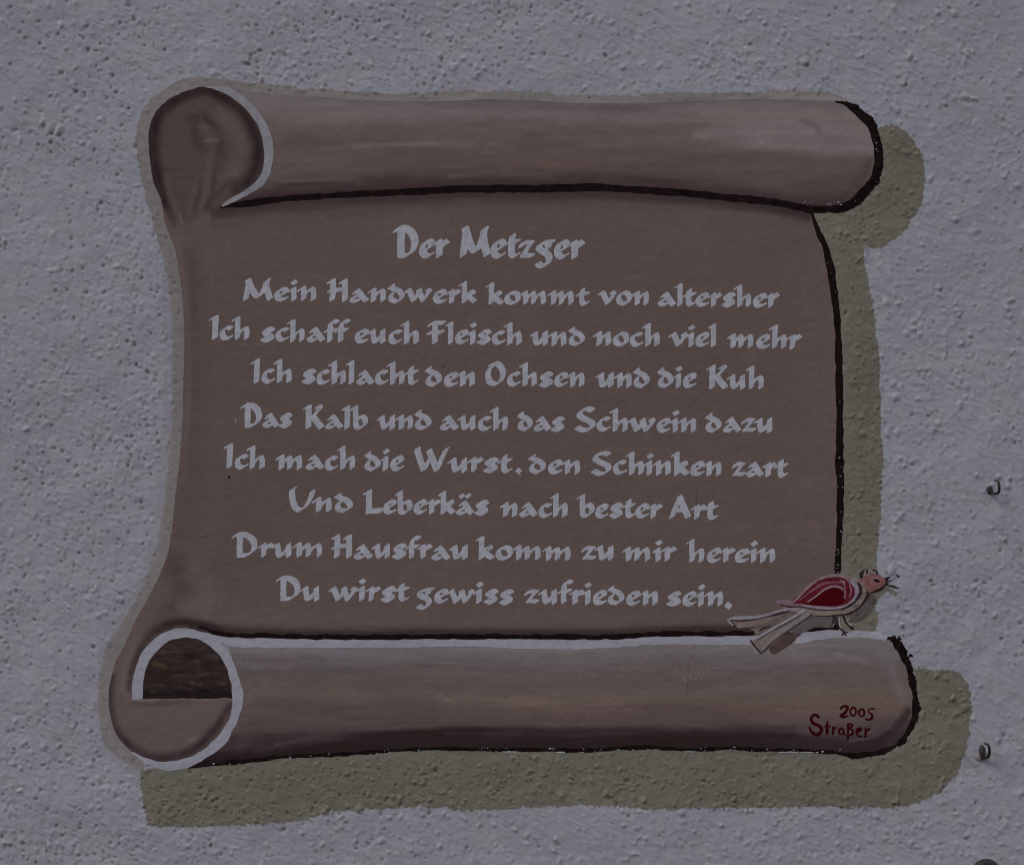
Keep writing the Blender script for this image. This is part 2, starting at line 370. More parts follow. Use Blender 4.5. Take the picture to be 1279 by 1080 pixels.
def make(name, co, tris, m, parent=None, colors=None, smooth_=True, loc=None):
    me = bpy.data.meshes.new(name)
    co = np.asarray(co, dtype=np.float64)
    if loc is None: loc = co.mean(axis=0)
    loc = np.asarray(loc, float)
    me.vertices.add(len(co)); me.vertices.foreach_set("co", (co - loc).astype(np.float32).ravel())
    tris = np.asarray(tris, dtype=np.int32)
    k = tris.shape[1]
    me.loops.add(tris.size); me.loops.foreach_set("vertex_index", tris.ravel())
    me.polygons.add(len(tris)); me.polygons.foreach_set("loop_start", np.arange(0, tris.size, k, dtype=np.int32))
    me.update(calc_edges=True)
    me.polygons.foreach_set("use_smooth", np.full(len(tris), smooth_))
    if colors is not None:
        a = me.color_attributes.new("paint", 'FLOAT_COLOR', 'POINT')
        c4 = np.ones((len(co), 4), dtype=np.float32); c4[:, :3] = colors
        a.data.foreach_set("color", c4.ravel())
    me.materials.append(m)
    o = bpy.data.objects.new(name, me); COL.objects.link(o)
    if parent is not None:
        o.parent = parent; o.location = loc - ROOT_LOC[parent.name]
    else:
        o.location = loc
    ROOT_LOC[o.name] = loc
    return o

def grid_for(umin, umax, vmin, vmax, k):
    h = H0 / k
    i0 = int(math.floor((umin - LU0) / h)); i1 = int(math.ceil((umax - LU0) / h))
    j0 = int(math.floor((vmin - LV0) / h)); j1 = int(math.ceil((vmax - LV0) / h))
    return LU0 + h * np.arange(i0, i1 + 1), LV0 + h * np.arange(j0, j1 + 1)

def fill(name, F, us, vs, lift, m, parent, color=None, canvas=None, fixed_colour=False):
    """triangulate the region F>0 (marching triangles on the lattice) and lay it on the wall's relief"""
    nu, nv = len(us), len(vs)
    F = np.where(np.abs(F) < 1e-4, 1e-4, F).ravel()
    idx = np.arange(nu * nv).reshape(nv, nu)
    a = idx[:-1, :-1].ravel(); b = idx[:-1, 1:].ravel(); c = idx[1:, :-1].ravel(); d = idx[1:, 1:].ravel()
    T = np.concatenate([np.stack([a, b, d], 1), np.stack([a, d, c], 1)])
    ins = F[T] > 0
    cnt = ins.sum(1)
    tris = [T[cnt == 3]]
    ek = []                                # edge keys as (inside, outside)
    def edge(i, o):
        return np.stack([np.minimum(i, o), np.maximum(i, o)], 1)
    n0 = nu * nv
    pend = []
    for k in range(3):
        sel = (cnt == 1) & ins[:, k]
        t = T[sel]
        if len(t):
            p, q, r = t[:, k], t[:, (k + 1) % 3], t[:, (k + 2) % 3]
            e1 = edge(p, q); e2 = edge(p, r)
            pend.append(('v', p, e1, e2, None))
        sel = (cnt == 2) & ~ins[:, k]
        t = T[sel]
        if len(t):
            p, q, r = t[:, k], t[:, (k + 1) % 3], t[:, (k + 2) % 3]
            e1 = edge(p, q); e2 = edge(p, r)
            pend.append(('q', (q, r), e1, e2, None))
    if pend:
        allE = np.concatenate([np.concatenate([x[2], x[3]]) for x in pend])
        key = allE[:, 0].astype(np.int64) * n0 + allE[:, 1]
        uk, inv = np.unique(key, return_inverse=True)
        inv = inv.ravel()
        e0 = uk // n0; e1_ = uk % n0
        f0 = F[e0]; f1 = F[e1_]; t = f0 / (f0 - f1); t = np.clip(t, 0.02, 0.98)
        Ux = us[e0 % nu] * (1 - t) + us[e1_ % nu] * t
        Vx = vs[e0 // nu] * (1 - t) + vs[e1_ // nu] * t
        pos = 0
        for kind, p, A, B, _ in pend:
            n = len(A)
            ia = n0 + inv[pos:pos + n]; ib = n0 + inv[pos + n:pos + 2 * n]; pos += 2 * n
            if kind == 'v':
                tris.append(np.stack([p, ia, ib], 1))
            else:
                q, r = p
                tris.append(np.stack([ia, q, r], 1)); tris.append(np.stack([ia, r, ib], 1))
        Uall = np.concatenate([np.tile(us, nv), Ux]); Vall = np.concatenate([np.repeat(vs, nu), Vx])
    else:
        Uall = np.tile(us, nv); Vall = np.repeat(vs, nu)
    T = np.concatenate(tris)
    if len(T) == 0: return None
    used, inv = np.unique(T.ravel(), return_inverse=True)
    T = inv.reshape(-1, 3)
    U = Uall[used]; V = Vall[used]
    co = world_pts(U, V, lift)
    # winding: facing the viewer (-Y)
    T = T[:, ::-1] if np.cross(co[T[0, 1]] - co[T[0, 0]], co[T[0, 2]] - co[T[0, 0]])[1] > 0 else T
    cols = None
    if canvas is not None:
        cols = canvas(U, V)
    elif color is not None:
        cols = np.tile(albedo(color), (len(U), 1))
    return make(name, co, T, m, parent, cols)

def bbox(poly, pad=4):
    P = np.asarray(poly); return P[:, 0].min() - pad, P[:, 0].max() + pad, P[:, 1].min() - pad, P[:, 1].max() + pad

def edge_noise(us, vs, a1, a2, seed):
    U = us[None, :]; V = vs[:, None]
    rough = sample(amp, U + 0 * V, V + 0 * U)
    return a1 * vnoise(U, V, 9, 9, seed) + a2 * (0.25 + 0.75 * rough) * (vnoise(U, V, 2.6, 2.6, seed + 1) + 0.6 * vnoise(U, V, 1.5, 1.5, seed + 2))

def poly_layer(name, poly, lift, m, parent, k=1, n1=0.4, n2=0.5, seed=100, **kw):
    us, vs = grid_for(*bbox(poly), k)
    F = sdf_poly(us, vs, poly, 8.0) + edge_noise(us, vs, n1, n2, seed)
    if 'holes' in kw:
        kw.pop('holes')
    return fill(name, F, us, vs, lift, m, parent, **kw)

def stroke_layer(name, pts, lift, m, parent, k=2, n1=0.25, n2=0.3, seed=200, curve=True, spacing=0.6, bite=0.0, **kw):
    multi = pts if isinstance(pts[0][0], (tuple, list)) else [pts]
    P = np.array([p for s in multi for p in s])
    us, vs = grid_for(P[:, 0].min() - 8, P[:, 0].max() + 8, P[:, 1].min() - 8, P[:, 1].max() + 8, k)
    F = np.max([stroke_field(us, vs, s, spacing, curve) for s in multi], axis=0)
    F = F + edge_noise(us, vs, n1, n2, seed)
    if bite > 0:
        U = us[None, :]; V = vs[:, None]
        F = np.where(vnoise(U, V, 2.0, 2.0, seed + 9) > 1 - bite, -0.5, F)
    return fill(name, F, us, vs, lift, m, parent, **kw)

# ------------------------------------------------------------------ the painter's canvas: pigment colours of the brown scroll, as seen
CW, CH = 1279, 1080
KU = np.arange(CW, dtype=float)[None, :]; KV = np.arange(CH, dtype=float)[:, None]
CAN = np.zeros((CH, CW, 3)); CAN[:] = (81, 70.5, 68.5)

def blend(alpha, color, r0=0, r1=CH, c0=0, c1=CW):
    A = CAN[r0:r1, c0:c1]
    A += alpha[..., None] * (np.array(color, float) - A)

def soft(pts, color, op=0.8, softness=6, streak=0.35, seed=1, lu=45, lv=2.6, curve=True):
    """a brushed stroke of (u, v, width): soft sides and bristle streaks"""
    P = catmull(pts, 6.0) if curve else np.array(pts, float)
    wmax = P[:, 2].max() / 2 + softness + 2
    c0 = max(0, int(P[:, 0].min() - wmax)); c1 = min(CW, int(P[:, 0].max() + wmax) + 1)
    r0 = max(0, int(P[:, 1].min() - wmax)); r1 = min(CH, int(P[:, 1].max() + wmax) + 1)
    if c1 <= c0 or r1 <= r0: return
    best = np.full((r1 - r0, c1 - c0), -1e3)
    for a, b in zip(P[:-1], P[1:]):
        R = max(a[2], b[2]) / 2 + softness + 2
        x0 = max(c0, int(min(a[0], b[0]) - R)); x1 = min(c1, int(max(a[0], b[0]) + R) + 1)
        y0 = max(r0, int(min(a[1], b[1]) - R)); y1 = min(r1, int(max(a[1], b[1]) + R) + 1)
        if x1 <= x0 or y1 <= y0: continue
        U = KU[:, x0:x1]; V = KV[y0:y1]
        d = b[:2] - a[:2]; L2 = (d ** 2).sum() + 1e-9
        t = np.clip(((U - a[0]) * d[0] + (V - a[1]) * d[1]) / L2, 0, 1)
        e = (a[2] + (b[2] - a[2]) * t) / 2 - np.hypot(U - a[0] - t * d[0], V - a[1] - t * d[1])
        Z = best[y0 - r0:y1 - r0, x0 - c0:x1 - c0]; np.maximum(Z, e, out=Z)
    al = op * smooth(-softness, softness, best)
    U = KU[:, c0:c1]; V = KV[r0:r1]
    st = 1 + streak * vnoise(U, V, lu, lv, seed + 500) + 0.5 * streak * vnoise(U, V, lu / 3, lv * 3, seed + 501)
    blend(np.clip(al * st, 0, 1), color, r0, r1, c0, c1)

def interp(L, i=1):
    P = np.array(sorted([(p[0], p[i]) for p in L])); return np.interp(KU[0], P[:, 0], P[:, 1])

# the sheet
soft([(236, 300, 26), (244, 380, 26), (246, 480, 26), (242, 580, 26), (232, 660, 30)], (73, 62, 62), 0.55, 12, 0.3, 3, 8, 60)
soft([(232, 280, 8), (240, 330, 8), (243, 400, 8)], (66, 56, 57), 0.5, 5, 0.3, 4, 6, 40)
soft([(222, 300, 5), (233, 380, 5), (236, 470, 5), (232, 560, 5)], (92, 82, 80), 0.45, 4, 0.4, 5, 6, 60)
soft([(214, 700, 30), (232, 735, 36), (215, 765, 26)], (64, 53, 54), 0.65, 14, 0.3, 6, 18, 12)
soft([(245, 715, 26), (262, 745, 30), (230, 758, 20)], (92, 81, 78), 0.55, 12, 0.3, 7, 22, 8)
soft([(300, 775, 26), (600, 777, 26), (950, 775, 22)], (86, 75, 73), 0.6, 12, 0.4, 8, 80, 3)
soft([(300, 690, 120), (320, 500, 140), (330, 380, 110)], (77, 68, 67), 0.5, 40, 0.2, 9, 60, 30)
soft([(1010, 330, 60), (1025, 500, 60), (1020, 660, 70)], (86, 74, 73), 0.5, 26, 0.25, 10, 20, 50)
soft([(230, 300, 30), (225, 285, 26)], (88, 77, 76), 0.4, 12, 0.3, 12)
# under the upper roll
fl = interp(FOLD_LINE)
d = KV - fl[None, :]
zone = (KU > 262) & (KU < 1013)
blend(0.9 * smooth(20, 7, d + 2 * vnoise(KU, KV, 60, 4, 61)) * (d > -3) * zone, (50, 40, 42))
blend(0.35 * smooth(36, 14, d + 4 * vnoise(KU, KV, 50, 6, 62)) * (d > 0) * zone * smooth(1010, 700, KU), (62, 52, 53))
# the pale-edge shadow above the lower roll
et = interp(EDGE_TOP)
d = et[None, :] - KV
z2 = (KU > 235) & (KU < 1048)
blend(0.9 * smooth(17, 7, d + 1.6 * vnoise(KU, KV, 70, 3, 63)) * (d > -3) * z2, (38, 29, 31))
blend(0.35 * smooth(24, 10, d) * (d > 0) * z2, (62, 52, 53))
soft([(172, 815, 6), (184, 797, 9), (203, 783, 10), (225, 777, 9), (250, 780, 9), (275, 788, 8)], (38, 29, 31), 0.95, 6, 0.2, 13)
soft([(160, 850, 6), (168, 822, 9), (180, 797, 10), (200, 777, 10)], (66, 54, 56), 0.5, 8, 0.2, 14)
CAN *= (1 + 0.010 * vnoise(KU, KV, 26, 5, 721) + 0.012 * vnoise(KU, KV, 7, 16, 722) + 0.02 * vnoise(KU, KV, 4, 4, 723))[..., None]
CAN_SHEET = CAN.copy()

# the upper roll: bands of the brush running along it
CAN[:] = (83, 73, 72)
te = np.interp(KU[0], np.array(TOP_EDGE)[:, 0], np.array(TOP_EDGE)[:, 1]); 
tt = (KV - te[None, :]) / np.maximum(fl - te, 20)[None, :]
tt = tt + 0.035 * vnoise(KU, KV, 90, 9, 64) + 0.02 * vnoise(KU, KV, 22, 3, 65)
prof_t = [-0.2, 0.0, 0.12, 0.28, 0.42, 0.55, 0.72, 0.84, 0.93, 1.0, 1.2]
midc = np.array([(80, 72, 74), (84, 76, 78), (94, 86, 88), (86, 77, 77), (84, 75, 75), (83, 73, 71), (81, 70, 68), (75, 64, 64), (64, 52, 53), (58, 46, 48), (58, 46, 48)], float)
rtc = np.array([(88, 80, 82), (90, 82, 84), (96, 88, 89), (100, 91, 92), (97, 88, 90), (83, 73, 71), (81, 71, 70), (76, 66, 66), (66, 54, 56), (56, 44, 46), (56, 44, 46)], float)
lfc = np.array([(88, 81, 84), (92, 85, 88), (97, 89, 91), (88, 79, 79), (83, 73, 72), (83, 73, 72), (84, 74, 73), (78, 67, 67), (64, 52, 54), (57, 45, 47), (57, 45, 47)], float)
wr = smooth(780, 960, KU)[..., None]; wl = smooth(560, 380, KU)[..., None]
def prof(cs): return np.stack([np.interp(tt, prof_t, cs[:, k]) for k in range(3)], -1)
CAN[:] = prof(midc) * (1 - wr) * (1 - wl) + prof(rtc) * wr + prof(lfc) * wl
CAN += 0.28 * (CAN - np.array([82, 73, 72]))
soft([(400, 184, 2), (455, 182, 4), (530, 180, 6), (620, 181, 4), (640, 183, 1)], (102, 94, 96), 0.5, 5, 0.9, 21, 26, 1.8)
soft([(350, 150, 14), (480, 148, 16), (600, 145, 12)], (99, 91, 94), 0.35, 8, 0.5, 22)
soft([(360, 172, 8), (420, 180, 8)], (76, 64, 64), 0.4, 5, 0.5, 23)
soft([(680, 172, 10), (760, 168, 10), (850, 163, 14), (880, 158, 10)], (84, 74, 74), 0.5, 7, 0.5, 24)
soft([(870, 168, 8), (940, 160, 14), (1010, 158, 14), (1060, 160, 10)], (106, 98, 101), 0.6, 6, 0.6, 25, 30, 2)
soft([(990, 172, 3), (1030, 174, 4), (1066, 172, 3), (1080, 165, 6)], (98, 90, 93), 0.5, 3, 0.3, 26)
soft([(1000, 150, 4), (1016, 156, 6), (1024, 166, 4)], (82, 73, 75), 0.5, 4, 0.4, 27)
soft([(345, 160, 8), (350, 195, 8), (345, 222, 10)], (86, 76, 76), 0.5, 8, 0.3, 28)
soft([(345, 235, 6), (375, 231, 8), (420, 231, 6)], (58, 45, 47), 0.7, 6, 0.5, 29)
soft([(345, 228, 3), (390, 225, 3), (440, 222, 3)], (94, 85, 86), 0.45, 3, 0.5, 30)
soft([(560, 220, 5), (640, 219, 6), (690, 222, 4)], (92, 82, 83), 0.4, 4, 0.6, 31)
soft([(460, 224, 10), (560, 226, 8), (760, 223, 10), (900, 236, 10), (1000, 249, 8)], (58, 45, 48), 0.55, 6, 0.5, 32)
soft([(1000, 249, 12), (1040, 250, 12), (1066, 238, 12), (1082, 214, 8), (1087, 200, 4)], (62, 50, 52), 0.75, 8, 0.3, 33)
soft([(980, 234, 16), (1030, 232, 18), (1060, 222, 14)], (72, 60, 61), 0.5, 10, 0.3, 34)
CAN *= (1 + 0.030 * vnoise(KU, KV + 3 * vnoise(KU, KV, 60, 60, 706), 34, 3.4, 701) + 0.025 * vnoise(KU, KV, 90, 4.2, 702) + 0.022 * vnoise(KU, KV, 24, 8, 703))[..., None]
CAN_TOP = CAN.copy()

# the curled end at upper left
CAN[:] = (71, 60, 60)
soft([(262, 114, 10), (240, 116, 10), (215, 128, 12), (198, 147, 12), (193, 178, 12), (196, 210, 12), (204, 245, 10), (214, 280, 6)], (36, 26, 28), 0.9, 8, 0.25, 41, 12, 12)
soft([(268, 116, 10), (290, 130, 12), (308, 148, 12), (320, 172, 14), (322, 200, 14), (314, 222, 12), (296, 238, 8)], (32, 23, 25), 0.92, 9, 0.25, 42, 12, 12)
soft([(240, 150, 30), (222, 175, 34), (218, 210, 26)], (72, 60, 60), 0.55, 14, 0.3, 43, 9, 25)
soft([(280, 150, 30), (300, 185, 26), (292, 212, 20)], (86, 75, 75), 0.5, 12, 0.3, 44, 9, 25)
soft([(236, 150, 4), (247, 145, 7), (260, 150, 7), (270, 158, 6)], (44, 36, 39), 0.6, 6, 0.6, 45, 7, 7)
soft([(274, 166, 12), (277, 185, 12), (272, 206, 8)], (56, 45, 48), 0.5, 10, 0.5, 145, 9, 12)
soft([(245, 152, 8), (243, 166, 9), (249, 182, 10), (256, 186, 6)], (54, 43, 46), 0.5, 8, 0.5, 46, 7, 9)
soft([(254, 160, 10), (262, 172, 8)], (82, 71, 71), 0.55, 5, 0.2, 47, 9, 9)
soft([(257, 177, 3), (264, 175, 5), (271, 176, 4)], (98, 88, 90), 0.6, 2.5, 0.2, 48, 9, 9)
soft([(264, 180, 7), (262, 200, 8), (258, 235, 8), (250, 262, 8)], (84, 74, 74), 0.4, 5, 0.35, 49, 6, 30)
soft([(248, 215, 3), (240, 245, 4), (236, 272, 5)], (90, 80, 81), 0.3, 3, 0.3, 50, 6, 30)
soft([(268, 215, 4), (264, 240, 5), (256, 262, 5)], (54, 43, 45), 0.55, 4, 0.3, 51, 6, 30)
soft([(252, 225, 3), (247, 250, 5), (243, 270, 6)], (58, 46, 48), 0.6, 4, 0.3, 52, 6, 30)
soft([(298, 226, 5), (280, 234, 6), (268, 246, 6), (256, 264, 5)], (56, 45, 47), 0.65, 4, 0.3, 53, 6, 20)
soft([(276, 224, 4), (296, 216, 5)], (92, 82, 84), 0.45, 4, 0.3, 54)
soft([(240, 272, 5), (258, 266, 4), (277, 259, 3)], (52, 41, 43), 0.6, 4, 0.3, 55)
soft([(206, 220, 5), (214, 250, 6), (225, 280, 6)], (92, 82, 83), 0.45, 5, 0.3, 56, 6, 30)
soft([(225, 268, 2), (228, 280, 2.5)], (108, 100, 104), 0.5, 1.5, 0.2, 57)
def dist_line(pts):
    P = catmull(pts, 3.0); D = np.full((CH, CW), 99.0)
    x0, x1, y0, y1 = int(P[:, 0].min()) - 40, int(P[:, 0].max()) + 40, int(P[:, 1].min()) - 40, int(P[:, 1].max()) + 40
    for p in P: np.minimum(D[y0:y1, x0:x1], np.hypot(KU[:, x0:x1] - p[0], KV[y0:y1] - p[1]), out=D[y0:y1, x0:x1])
    return D
wb = smooth(22, 3, dist_line([(200, 274), (213, 293), (240, 290), (256, 276)]))[..., None]
CAN_CURL = CAN * (1 - wb) + CAN_SHEET * wb

# the lower roll
CAN[:] = (84, 74, 73)
lb = interp(LOW_EDGE + [(1040, 941), (1070, 944), (1095, 942), (1115, 936)])
eb = interp(EDGE_BOT)
bt = (KV - eb[None, :]) / np.maximum(lb - eb, 60)[None, :]
bt = bt + 0.03 * vnoise(KU, KV, 110, 10, 66) + 0.015 * vnoise(KU, KV, 26, 3, 67)
pt = [-0.1, 0.0, 0.08, 0.2, 0.34, 0.5, 0.62, 0.74, 0.8, 0.9, 0.97, 1.1]
c1_ = np.array([(95, 91, 96), (96, 92, 97), (92, 86, 89), (84, 76, 77), (84, 74, 74), (84, 74, 72), (80, 70, 69), (76, 65, 66), (62, 51, 53), (52, 42, 45), (36, 27, 29), (32, 24, 26)], float)
c2_ = np.array([(98, 91, 93), (97, 90, 92), (94, 87, 89), (86, 78, 79), (84, 75, 74), (88, 77, 74), (84, 72, 70), (76, 65, 66), (66, 55, 57), (53, 43, 46), (36, 27, 29), (32, 24, 26)], float)
ww = smooth(500, 750, KU)[..., None]
def prof2(cs): return np.stack([np.interp(bt, pt, cs[:, k]) for k in range(3)], -1)
CAN[:] = prof2(c1_) * (1 - ww) + prof2(c2_) * ww
CAN += 0.22 * (CAN - np.array([83, 73, 72]))
blend(0.75 * smooth(20, 4, lb[None, :] - KV + 3 * vnoise(KU, KV, 50, 5, 68)) * (KU > 300), (33, 25, 27))
blend(0.5 * smooth(34, 16, lb[None, :] - KV + 5 * vnoise(KU, KV, 70, 6, 69)) * smooth(380, 560, KU), (54, 43, 46))
soft([(296, 818, 10), (330, 822, 10), (400, 824, 8)], (82, 72, 72), 0.5, 8, 0.4, 71)
soft([(328, 845, 8), (332, 858, 8), (345, 864, 6)], (94, 84, 83), 0.4, 5, 0.4, 72)
soft([(330, 858, 12), (420, 866, 14), (470, 868, 10)], (92, 80, 76), 0.5, 8, 0.5, 73)
soft([(545, 866, 8), (555, 874, 10), (640, 876, 10), (720, 880, 10), (800, 876, 10)], (98, 86, 83), 0.5, 7, 0.6, 74, 30, 3)
soft([(640, 870, 6), (660, 874, 8), (700, 880, 5)], (104, 91, 88), 0.5, 5, 0.6, 75, 20, 2.5)
soft([(330, 880, 24), (450, 888, 26), (540, 886, 20)], (74, 64, 66), 0.5, 12, 0.4, 76)
soft([(730, 886, 12), (820, 884, 14), (900, 890, 12)], (74, 63, 64), 0.45, 8, 0.5, 77)
soft([(430, 918, 14), (520, 920, 18), (640, 924, 18), (760, 926, 16)], (46, 36, 40), 0.55, 6, 0.4, 78)
soft([(330, 942, 6), (400, 934, 12), (470, 926, 22), (560, 922, 28), (700, 923, 27), (800, 922, 26), (900, 924, 24), (990, 927, 22)], (37, 27, 28), 0.85, 4, 0.25, 178, 60, 3)
soft([(560, 914, 8), (700, 916, 8), (860, 912, 8)], (58, 47, 50), 0.5, 4, 0.7, 179, 40, 3)
soft([(434, 912, 2.5), (480, 910, 2), (547, 909.6, 2)], (96, 86, 88), 0.35, 2, 0.4, 79)
soft([(320, 935, 8), (380, 926, 8), (434, 918, 8)], (64, 52, 54), 0.5, 6, 0.5, 80)
soft([(345, 930, 3), (400, 918, 3)], (92, 81, 82), 0.4, 3, 0.5, 81)
soft([(320, 905, 20), (300, 930, 16)], (66, 55, 57), 0.4, 10, 0.4, 82)
soft([(1000, 812, 16), (1060, 810, 16), (1098, 808, 10)], (94, 87, 91), 0.5, 9, 0.4, 83)
soft([(1045, 816, 5), (1075, 825, 6), (1100, 830, 5)], (106, 99, 103), 0.5, 4, 0.5, 84, 20, 2)
soft([(1098, 802, 12), (1110, 825, 14), (1119, 850, 12), (1127, 872, 8)], (100, 93, 97), 0.55, 8, 0.3, 85, 8, 20)
soft([(1000, 868, 16), (1060, 862, 20), (1110, 872, 14)], (90, 78, 76), 0.45, 12, 0.4, 86)
soft([(1000, 912, 10), (1060, 918, 10), (1090, 915, 8)], (88, 78, 79), 0.35, 8, 0.4, 87)
soft([(960, 926, 16), (1040, 929, 16), (1090, 928, 16), (1120, 912, 14), (1134, 888, 8)], (42, 32, 34), 0.88, 6, 0.25, 88)
soft([(1060, 925, 2), (1090, 920, 2), (1110, 908, 2), (1120, 892, 1.6)], (100, 92, 96), 0.45, 1.6, 0.5, 89)
soft([(1110, 928, 10), (1130, 905, 9)], (62, 50, 52), 0.5, 5, 0.2, 90)
CAN *= (1 + 0.030 * vnoise(KU, KV + 3 * vnoise(KU, KV, 60, 60, 716), 34, 3.4, 711) + 0.025 * vnoise(KU, KV, 90, 4.2, 712) + 0.022 * vnoise(KU, KV, 24, 8, 713))[..., None]
CAN_LOW = CAN.copy()

# the lower roll's open end
CAN[:] = (82, 71, 71)
soft([(186, 770, 20), (172, 796, 20), (160, 825, 18), (152, 860, 18)], (86, 75, 74), 0.6, 10, 0.3, 91, 12, 20)
soft([(170, 812, 8), (158, 842, 8), (158, 870, 8)], (98, 88, 88), 0.4, 6, 0.3, 92, 12, 20)
soft([(196, 790, 8), (182, 802, 9), (172, 818, 8), (164, 840, 7), (161, 860, 5)], (48, 38, 40), 0.8, 6, 0.2, 93)
soft([(140, 845, 6), (137, 868, 7), (139, 892, 8), (147, 913, 9), (162, 931, 10), (184, 944, 11), (206, 946, 10), (232, 940, 10), (256, 924, 10), (276, 900, 9), (287, 880, 5)], (46, 35, 38), 0.85, 6, 0.25, 94, 12, 12)
soft([(170, 890, 20), (215, 888, 30), (262, 884, 20)], (88, 77, 77), 0.5, 12, 0.3, 95)
soft([(165, 879, 4), (200, 879, 5), (240, 876, 3)], (60, 49, 51), 0.6, 4, 0.3, 96)
soft([(238, 924, 6), (246, 921, 4)], (96, 86, 88), 0.5, 4, 0.3, 97)
wb = smooth(26, 3, dist_line([(172, 758), (190, 778), (196, 795), (198, 800)]))[..., None]
CAN_END = CAN * (1 - wb) + CAN_SHEET * wb
# inside the open roll: nearly black with ochre brush marks
CAN[:] = (40, 30, 30)
soft([(182, 866, 12), (235, 868, 12), (288, 866, 12)], (27, 20, 23), 0.9, 6, 0.2, 101)
soft([(205, 812, 14), (240, 806, 14), (268, 822, 12)], (56, 45, 46), 0.5, 8, 0.6, 102, 18, 3)
soft([(192, 828, 6), (204, 832, 5)], (78, 62, 46), 0.8, 4, 0.6, 103, 6, 2)
soft([(216, 843, 3), (240, 844, 3), (258, 840, 3)], (66, 50, 42), 0.7, 3, 0.9, 104, 14, 2)
soft([(240, 852, 3), (262, 852, 3), (280, 854, 4)], (70, 54, 42), 0.7, 3, 0.9, 105, 12, 2)
soft([(188, 862, 4), (192, 864, 4)], (64, 56, 40), 0.6, 3, 0.6, 106, 6, 2)
soft([(200, 855, 2), (214, 856, 2)], (62, 50, 38), 0.6, 2, 0.6, 107, 6, 2)
soft([(213, 824, 3), (244, 826, 3), (262, 828, 3)], (58, 45, 40), 0.6, 3, 0.9, 108, 14, 2)
CAN *= (1 + 0.22 * vnoise(KU, KV, 12, 3, 731) + 0.12 * vnoise(KU, KV, 4, 3, 732))[..., None]
CAN_HOLE = CAN.copy()

def canvas_fn(A, mott=2.2, seed=300):
    def f(U, V):
        ui = np.clip(U, 0, CW - 1.01); vi = np.clip(V, 0, CH - 1.01)
        u0 = ui.astype(int); v0 = vi.astype(int); fu = (ui - u0)[:, None]; fv = (vi - v0)[:, None]
        c = (A[v0, u0] * (1 - fu) + A[v0, u0 + 1] * fu) * (1 - fv) + (A[v0 + 1, u0] * (1 - fu) + A[v0 + 1, u0 + 1] * fu) * fv
        n = mott * (0.5 * vnoise(U, V, 60, 14, seed) + 0.4 * vnoise(U, V, 14, 6, seed + 1) + 0.35 * vnoise(U, V, 4, 3, seed + 2))
        c = c + n[:, None] * np.array([1.0, 0.95, 0.9])
        return albedo(np.clip(c, 8, 200))
    return f

# ------------------------------------------------------------------ the wall
def outer(x0, sgn, lim):
    out = []; st = H0; x = x0
    while abs(x - x0) < lim:
        st = min(st * 1.12, 7.0); x += sgn * st; out.append(x)
    return out
gu = np.array(outer(LU[0], -1, 420)[::-1] + list(LU) + outer(LU[-1], 1, 400))
gv = np.array(outer(LV[0], -1, 300)[::-1] + list(LV) + outer(LV[-1], 1, 300))
GU, GV = np.meshgrid(gu, gv)
inl = (GU >= LU[0]) & (GU <= LU[-1]) & (GV >= LV[0]) & (GV <= LV[-1])
G = np.where(inl, hgt(GU, GV), sample(HR, GU, GV))
# the painter's layers lie on the wall; where a layer fully covers it the plaster beneath sits a little lower
cover = np.zeros_like(G)
for pl in (halo_poly, body_poly, shtop_poly, shlow_poly):
    cover = np.maximum(cover, smooth(3, 6, sdf_poly(LU, LV, pl, 8.0))[np.clip(np.round((GV - LV0) / H0).astype(int), 0, NV - 1), np.clip(np.round((GU - LU0) / H0).astype(int), 0, NU - 1)] * inl)
Y = -(G - 0.35 * cover) * S
co = np.stack([(GU - CU) * S, Y, CZ + (CV - GV) * S], -1).reshape(-1, 3)
nu, nv = len(gu), len(gv)
idx = np.arange(nu * nv).reshape(nv, nu)
a = idx[:-1, :-1].ravel(); b = idx[:-1, 1:].ravel(); c = idx[1:, :-1].ravel(); d = idx[1:, 1:].ravel()
T = np.concatenate([np.stack([a, d, b], 1), np.stack([a, c, d], 1)])
UF, VF = GU.ravel(), GV.ravel()
dirt_shade = sample(DIRT_SHADE, UF, VF)
big = vnoise(UF, VF, 210, 170, 51) + 0.5 * vnoise(UF, VF, 70, 60, 52)
base = np.array([117.5, 118.6, 129.5])[None, :] + (1.6 * big[:, None]) * np.array([1.0, 0.95, 0.8])
base += 2.0 * vnoise(UF, VF, 6, 6, 53)[:, None] + 1.2 * vnoise(UF, VF, 22, 18, 54)[:, None] * np.array([1.2, 0.4, -1.2])
warm_bounce = smooth(0.0, 0.7, vnoise(UF, VF, 12, 12, 55))[:, None]  # ochre patches in the grime imitate warm light bounced from the ground
base = base * (1 - dirt_shade[:, None]) + dirt_shade[:, None] * (np.array([80, 80, 86]) * (1 - warm_bounce) + np.array([82, 79, 68]) * warm_bounce)
